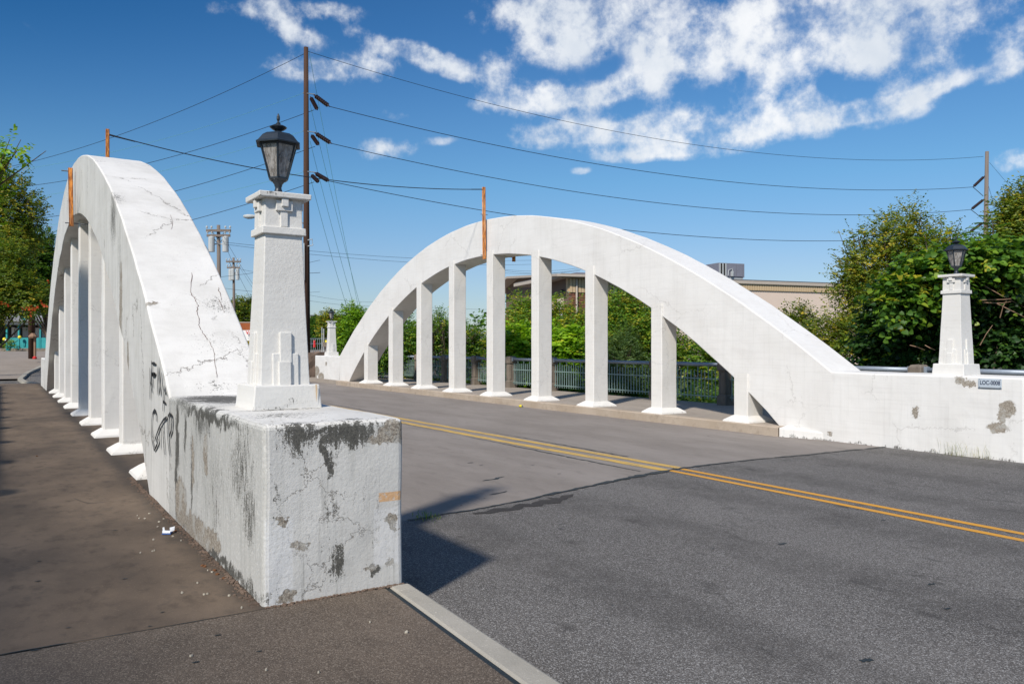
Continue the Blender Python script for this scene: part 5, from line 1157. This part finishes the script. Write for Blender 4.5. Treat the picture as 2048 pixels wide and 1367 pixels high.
m_ = MB(); facing_box(m_, 619, 680, 676, 690, 66, .05)
SH = None
fr_ = empty('chain_fence', at(640, 690, 64), 'low dark mesh fence across the far street', 'fence')
for k in range(14):
    p = at(618 + k * 4.3, 690, 64); m_ = MB(); m_.tube([Vector((p.x, p.y, 1.0)), at(618 + k * 4.3, 676, 64)], .025, 4); m_.build('fence_picket', M['steel'], fr_)
m_ = MB(); m_.tube([at(618, 677, 64), at(676, 677, 64)], .03, 4); m_.tube([at(618, 687, 64), at(676, 687, 64)], .03, 4); m_.build('fence_rail', M['steel'], fr_)
hy = at(629, 686, 60); m_ = MB(); m_.lathe([(.1, -.2), (.1, 0), (.08, .02), (.08, .2), (.1, .22), (.08, .28), (.03, .32)], 10, hy - Vector((0, 0, .1))); o_ = m_.build('fire_hydrant', M['red']); tag(o_, 'tiny red hydrant by the mesh fence across the far street', 'hydrant')
m_ = MB(); facing_box(m_, 645, 662, 684, 693, 61, .5); o_ = m_.build('low_wall', M['postcon']); tag(o_, 'short concrete stub wall across the street beside the lantern', 'wall')
m_ = MB(); facing_box(m_, 650, 660, 680, 684, 61, .3); o_ = m_.build('yellow_marker', M['yellow']); tag(o_, 'yellow marker on the short concrete stub wall', 'marker')
for (u, v0, l_) in ((644, 654, 'nearer'), (647.5, 657, 'thinner')):
    p = at(u, 690, 63); m_ = MB(); m_.tube([Vector((p.x, p.y, .9)), at(u, v0, 63)], .035, 6); o_ = m_.build('steel_mast', M['transf']); tag(o_, f'{l_} of two pale steel masts behind the small distant lantern', 'mast')
# rough stone wall at the far abutment
m_ = MB(); SW = empty('stone_wall', (11.6, 40.2, 0), 'rough brown stone retaining wall past the far end of the right arch', 'wall')
m_.grid(lambda u, v: (10.6 + 3.4 * u, 38.9, -.25 + 1.45 * v), 14, 7); m_.grid(lambda u, v: (10.6 + 3.4 * u, 38.9 + 1.0 * v, 1.2), 14, 3); m_.grid(lambda u, v: (10.6, 38.9 + 1.0 * u, -.25 + 1.45 * v), 3, 7)
m_.build('wall_core', M['stone'], SW, merge=True, jit=.09, jscale=5)
rr = random.Random(8); src = None
for k in range(40):
    x = 10.65 + rr.random() * 2.2; z = -.1 + rr.random() * 1.2
    if src is None:
        m_ = MB(); m_.box(x-.12, x+.12, 38.82, 38.95, z-.07, z+.07); src = m_.build('stone', M['stone'], SW, bevel=.03, jit=.03, jscale=9); s0 = (x, z)
    else: inst(src, SW, (x - s0[0], rr.uniform(-.04, .03), z - s0[1]))
# shop with orange tile roof and white sign
SB = empty('shop', at(500, 700, 76), 'small shop with orange tiled roof and red lettered sign between arch and lantern post', 'shop')
m_ = MB(); a, b_, sax, sn_ = facing_box(m_, 455, 560, 662, 705, 76, 6, .9); m_.build('wall', M['yellow'], SB, label='yellow striped front')
m_ = MB(); a, b_, _, _ = facing_box(m_, 452, 562, 645, 662, 75.6, .5); m_.build('roof', M['orange'], SB)
ts = None
for k in range(30):
    u = 470 + k * 2.2; m_ = MB(); facing_box(m_, u, u + 1.1, 646, 661, 75.4, .25); m_.build('roof_tile', M['orange'], SB)
m_ = MB(); facing_box(m_, 452, 562, 643.5, 645, 75.5, .9); m_.build('ridge', M['fascia'], SB)
m_ = MB(); facing_box(m_, 478, 540, 660, 681, 75.0, .15); sg_ = m_.build('sign_board', M['white'], SB)
ctr = at(499, 665, 74.8); text_mesh('Vas', .5, M['red'], SB, ctr, sax, (0, 0, 1), .02)
for (u, v) in ((497, 672), (501, 672), (496, 676)): m_ = MB(); facing_box(m_, u, u + 1.5, v, v + 1.0, 74.8, .05); m_.build('sign_mark', M['letter'], SB)

# turquoise porch building at far left
TB = empty('porch_building', at(40, 700, 62), 'grey roofed house with turquoise porch posts and panels at the far left', 'building')
DT = 61
m_ = MB(); facing_box(m_, -120, 125, 648, 700, DT + 2.5, 5, 1.0); m_.build('wall', M['darkroom'], TB)
m_ = MB(); facing_box(m_, -120, 125, 696, 703, DT, 3, .95); m_.build('porch_floor', M['postcon'], TB)
m_ = MB(); facing_box(m_, -125, 130, 641, 649, DT - .1, .5); m_.build('porch_beam', M['transf'], TB)
a, b_ = at(-125, 640, DT - .6), at(130, 640, DT - .6); c_, d_ = at(-125, 596, DT + 5), at(130, 596, DT + 5)
m_ = MB(); m_.add([a, b_, d_, c_, a - up * .1, b_ - up * .1, d_ - up * .1, c_ - up * .1], [(0,1,2,3),(7,6,5,4),(0,4,5,1),(1,5,6,2),(2,6,7,3),(3,7,4,0)]); m_.build('roof', M['greyroof'], TB)
for (u, w_) in ((13, 3), (37, 3), (80, 2.5), (108, 3), (-20, 3)):
    m_ = MB(); facing_box(m_, u - w_ / 2, u + w_ / 2, 649, 699, DT, .12); m_.build('porch_post', M['turq'], TB)
for (u0, u1) in ((15, 36), (39, 57), (59, 78), (82, 106), (110, 125)):
    m_ = MB(); facing_box(m_, u0, u1, 675, 696, DT + .05, .06); p_ = m_.build('porch_panel', M['turq'], TB)
    um = (u0 + u1) / 2; m_ = MB(); facing_box(m_, um - 2, um + 2, 684, 692, DT - .02, .02); facing_box(m_, um - .8, um + .8, 680, 684, DT - .02, .02); m_.build('bottle_cutout', M['turqd'], p_)
for (u0, u1, v0, v1, mt) in ((23, 29, 654, 674, 'white'), (45, 58, 654, 674, 'transf'), (60, 78, 655, 676, 'white'), (84, 95, 657, 676, 'transf'), (30, 36, 655, 674, 'transf')):
    m_ = MB(); facing_box(m_, u0, u1, v0, v1, DT + 2.4, .1); wn = m_.build('window', M[mt], TB)
m_ = MB(); facing_box(m_, 42, 51, 628, 640, DT - .5, .3); m_.build('roof_sign', M['turq'], TB)
for (u, v, mt, l_) in ((39.5, 674, 'yellow', 'yellow ball ornament on the middle of the turquoise porch rail'), (9, 678, 'yellow', 'yellow ball ornament left of the turquoise panels'), (13, 681, 'white', 'white flower ornament on the left turquoise post')):
    m_ = MB(); c_ = at(u, v, DT - .3); m_.lathe([(.02, -.13), (.1, -.09), (.14, 0), (.1, .09), (.02, .13)], 10, c_); o_ = m_.build('porch_ornament', M[mt], smooth=True); tag(o_, l_, 'ornament', 'round ornaments on the turquoise porch')
pp = at(17, 701, DT - 1.0)
PT = empty('potted_plant', pp, 'spiky potted plant in a turquoise pot before the porch', 'potted plant')
m_ = MB(); m_.lathe([(.14, 0), (.22, .32), (.24, .34)], 10, pp); m_.build('pot', M['turq'], PT)
leaf_mesh('leaves', M['lgreen'], PT, [(pp.x, pp.y, pp.z + .45, .25, .25, .2)], 40, seed=70, leaf=.35, per=3, twig=.35, narrow=.12, tone=(.6, .2), up=.9)
m_ = MB(); c_ = at(69.5, 717.5, 46); m_.lathe([(.1, 0), (.12, .08), (.05, .16)], 8, c_); o_ = m_.build('litter_cup', M['red']); tag(o_, 'small red cup lying on the far kerb', 'cup')

# ------------------------------------------------------------------ litter on the near walk and road
lb = empty('crushed_packet', (1.16, 7.07, 0), 'crushed white and blue cigarette packet lying beside the stained block', 'packet')
PK = lambda L: [(1.16 + (x - 1.16) * .62, 7.06 + (y - 7.03) * .62, .002 + z * .62) for x, y, z in L]
m_ = MB(); m_.add(PK([(1.07,7.0,.006),(1.17,6.94,.006),(1.23,7.05,.03),(1.12,7.1,.035),(1.075,7.0,.018),(1.17,6.945,.018)]), [(0,1,2,3),(4,5,2,3),(0,4,5,1)]); m_.build('packet_sleeve', M['blue'], lb)
m_ = MB(); m_.add(PK([(1.08,7.01,.022),(1.165,6.955,.022),(1.17,6.97,.05),(1.085,7.02,.055)]), [(0,1,2,3)]); m_.add(PK([(1.17,6.98,.03),(1.23,7.02,.035),(1.25,7.10,.075),(1.18,7.07,.07)]), [(0,1,2,3)]); m_.add(PK([(1.09,7.04,.03),(1.115,7.03,.03),(1.11,7.05,.09),(1.09,7.055,.085)]), [(0,1,2,3)]); m_.build('packet_flap', M['paper'], lb)
cn = empty('drink_can', (11.9, 18.5, ZR), 'flattened yellow drink can lying in the gutter of the right curb', 'can')
q = (12.32, 18.75, ZR + .035); m_ = MB(); m_.tube([(q[0], q[1] - .06, q[2]), (q[0] + .01, q[1] + .07, q[2])], .034, 12); m_.build('can_body', M['yellow'], cn)
m_ = MB(); m_.tube([(q[0], q[1] - .066, q[2]), (q[0], q[1] - .06, q[2])], .03, 12); m_.tube([(q[0], q[1] + .07, q[2]), (q[0], q[1] + .076, q[2])], .03, 12); m_.build('can_end', M['steel'], cn)
rr = random.Random(3)
def chips(name, mat, pts, lab, size):
    g = 'paint flakes along the foot of the stained block' if mat is M['chip'] else 'dry leaves by the stained block'
    one = MB() if mat is M['chip'] else None
    for (x, y) in pts:
        m_ = one or MB(); n_ = 6; a0 = rr.uniform(0, 6.28); s_ = size * rr.uniform(.5, 1.3)
        ring = [(x + math.cos(a0 + j) * s_ * rr.uniform(.6, 1.2), y + math.sin(a0 + j) * s_ * rr.uniform(.4, .9), .006 + rr.uniform(0, .008)) for j in range(n_)]
        m_.add(ring + [(a, b_, .001) for a, b_, _ in ring], [tuple(range(n_)), tuple(range(2 * n_ - 1, n_ - 1, -1))] + [(j, n_ + j, n_ + (j + 1) % n_, (j + 1) % n_) for j in range(n_)])
        if one is None: o_ = m_.build(name, mat); tag(o_, lab, 'leaf', g)
    if one: one.build(name, mat, kind='stuff')
chips('paint_flake', M['chip'], [(1.22 - rr.random() ** 2 * .35, 5.0 + rr.random() * 3.2) for _ in range(20)] + [(rr.uniform(.2, 1.9), rr.uniform(3.1, 5.0)) for _ in range(10)], 'pale paint flake lying on the near walk', .009)
chips('dry_leaf', M['leafdry'], [(1.2, 5.86), (1.235, 5.72), (1.19, 5.9), (1.22, 7.12), (.42, 13.0), (1.25, 5.5), (1.23, 5.62)], 'brown dry leaf lying on the near walk', .017)
st = MB(); rr = random.Random(12)
for _ in range(900):
    y = 4.8 + rr.random() * 5.5; x = 1.297 - abs(rr.gauss(0, .03)); s_ = rr.uniform(.002, .008); st.box(x - s_, x + s_, y - s_, y + s_, 0, s_ * 1.2)
for _ in range(300):
    x = 1.31 + rr.random() * .9; y = 4.765 - abs(rr.gauss(0, .02)); s_ = rr.uniform(.002, .006); st.box(x - s_, x + s_, y - s_, y + s_, 0, s_)
st.build('grit', M['stone'], kind='stuff')
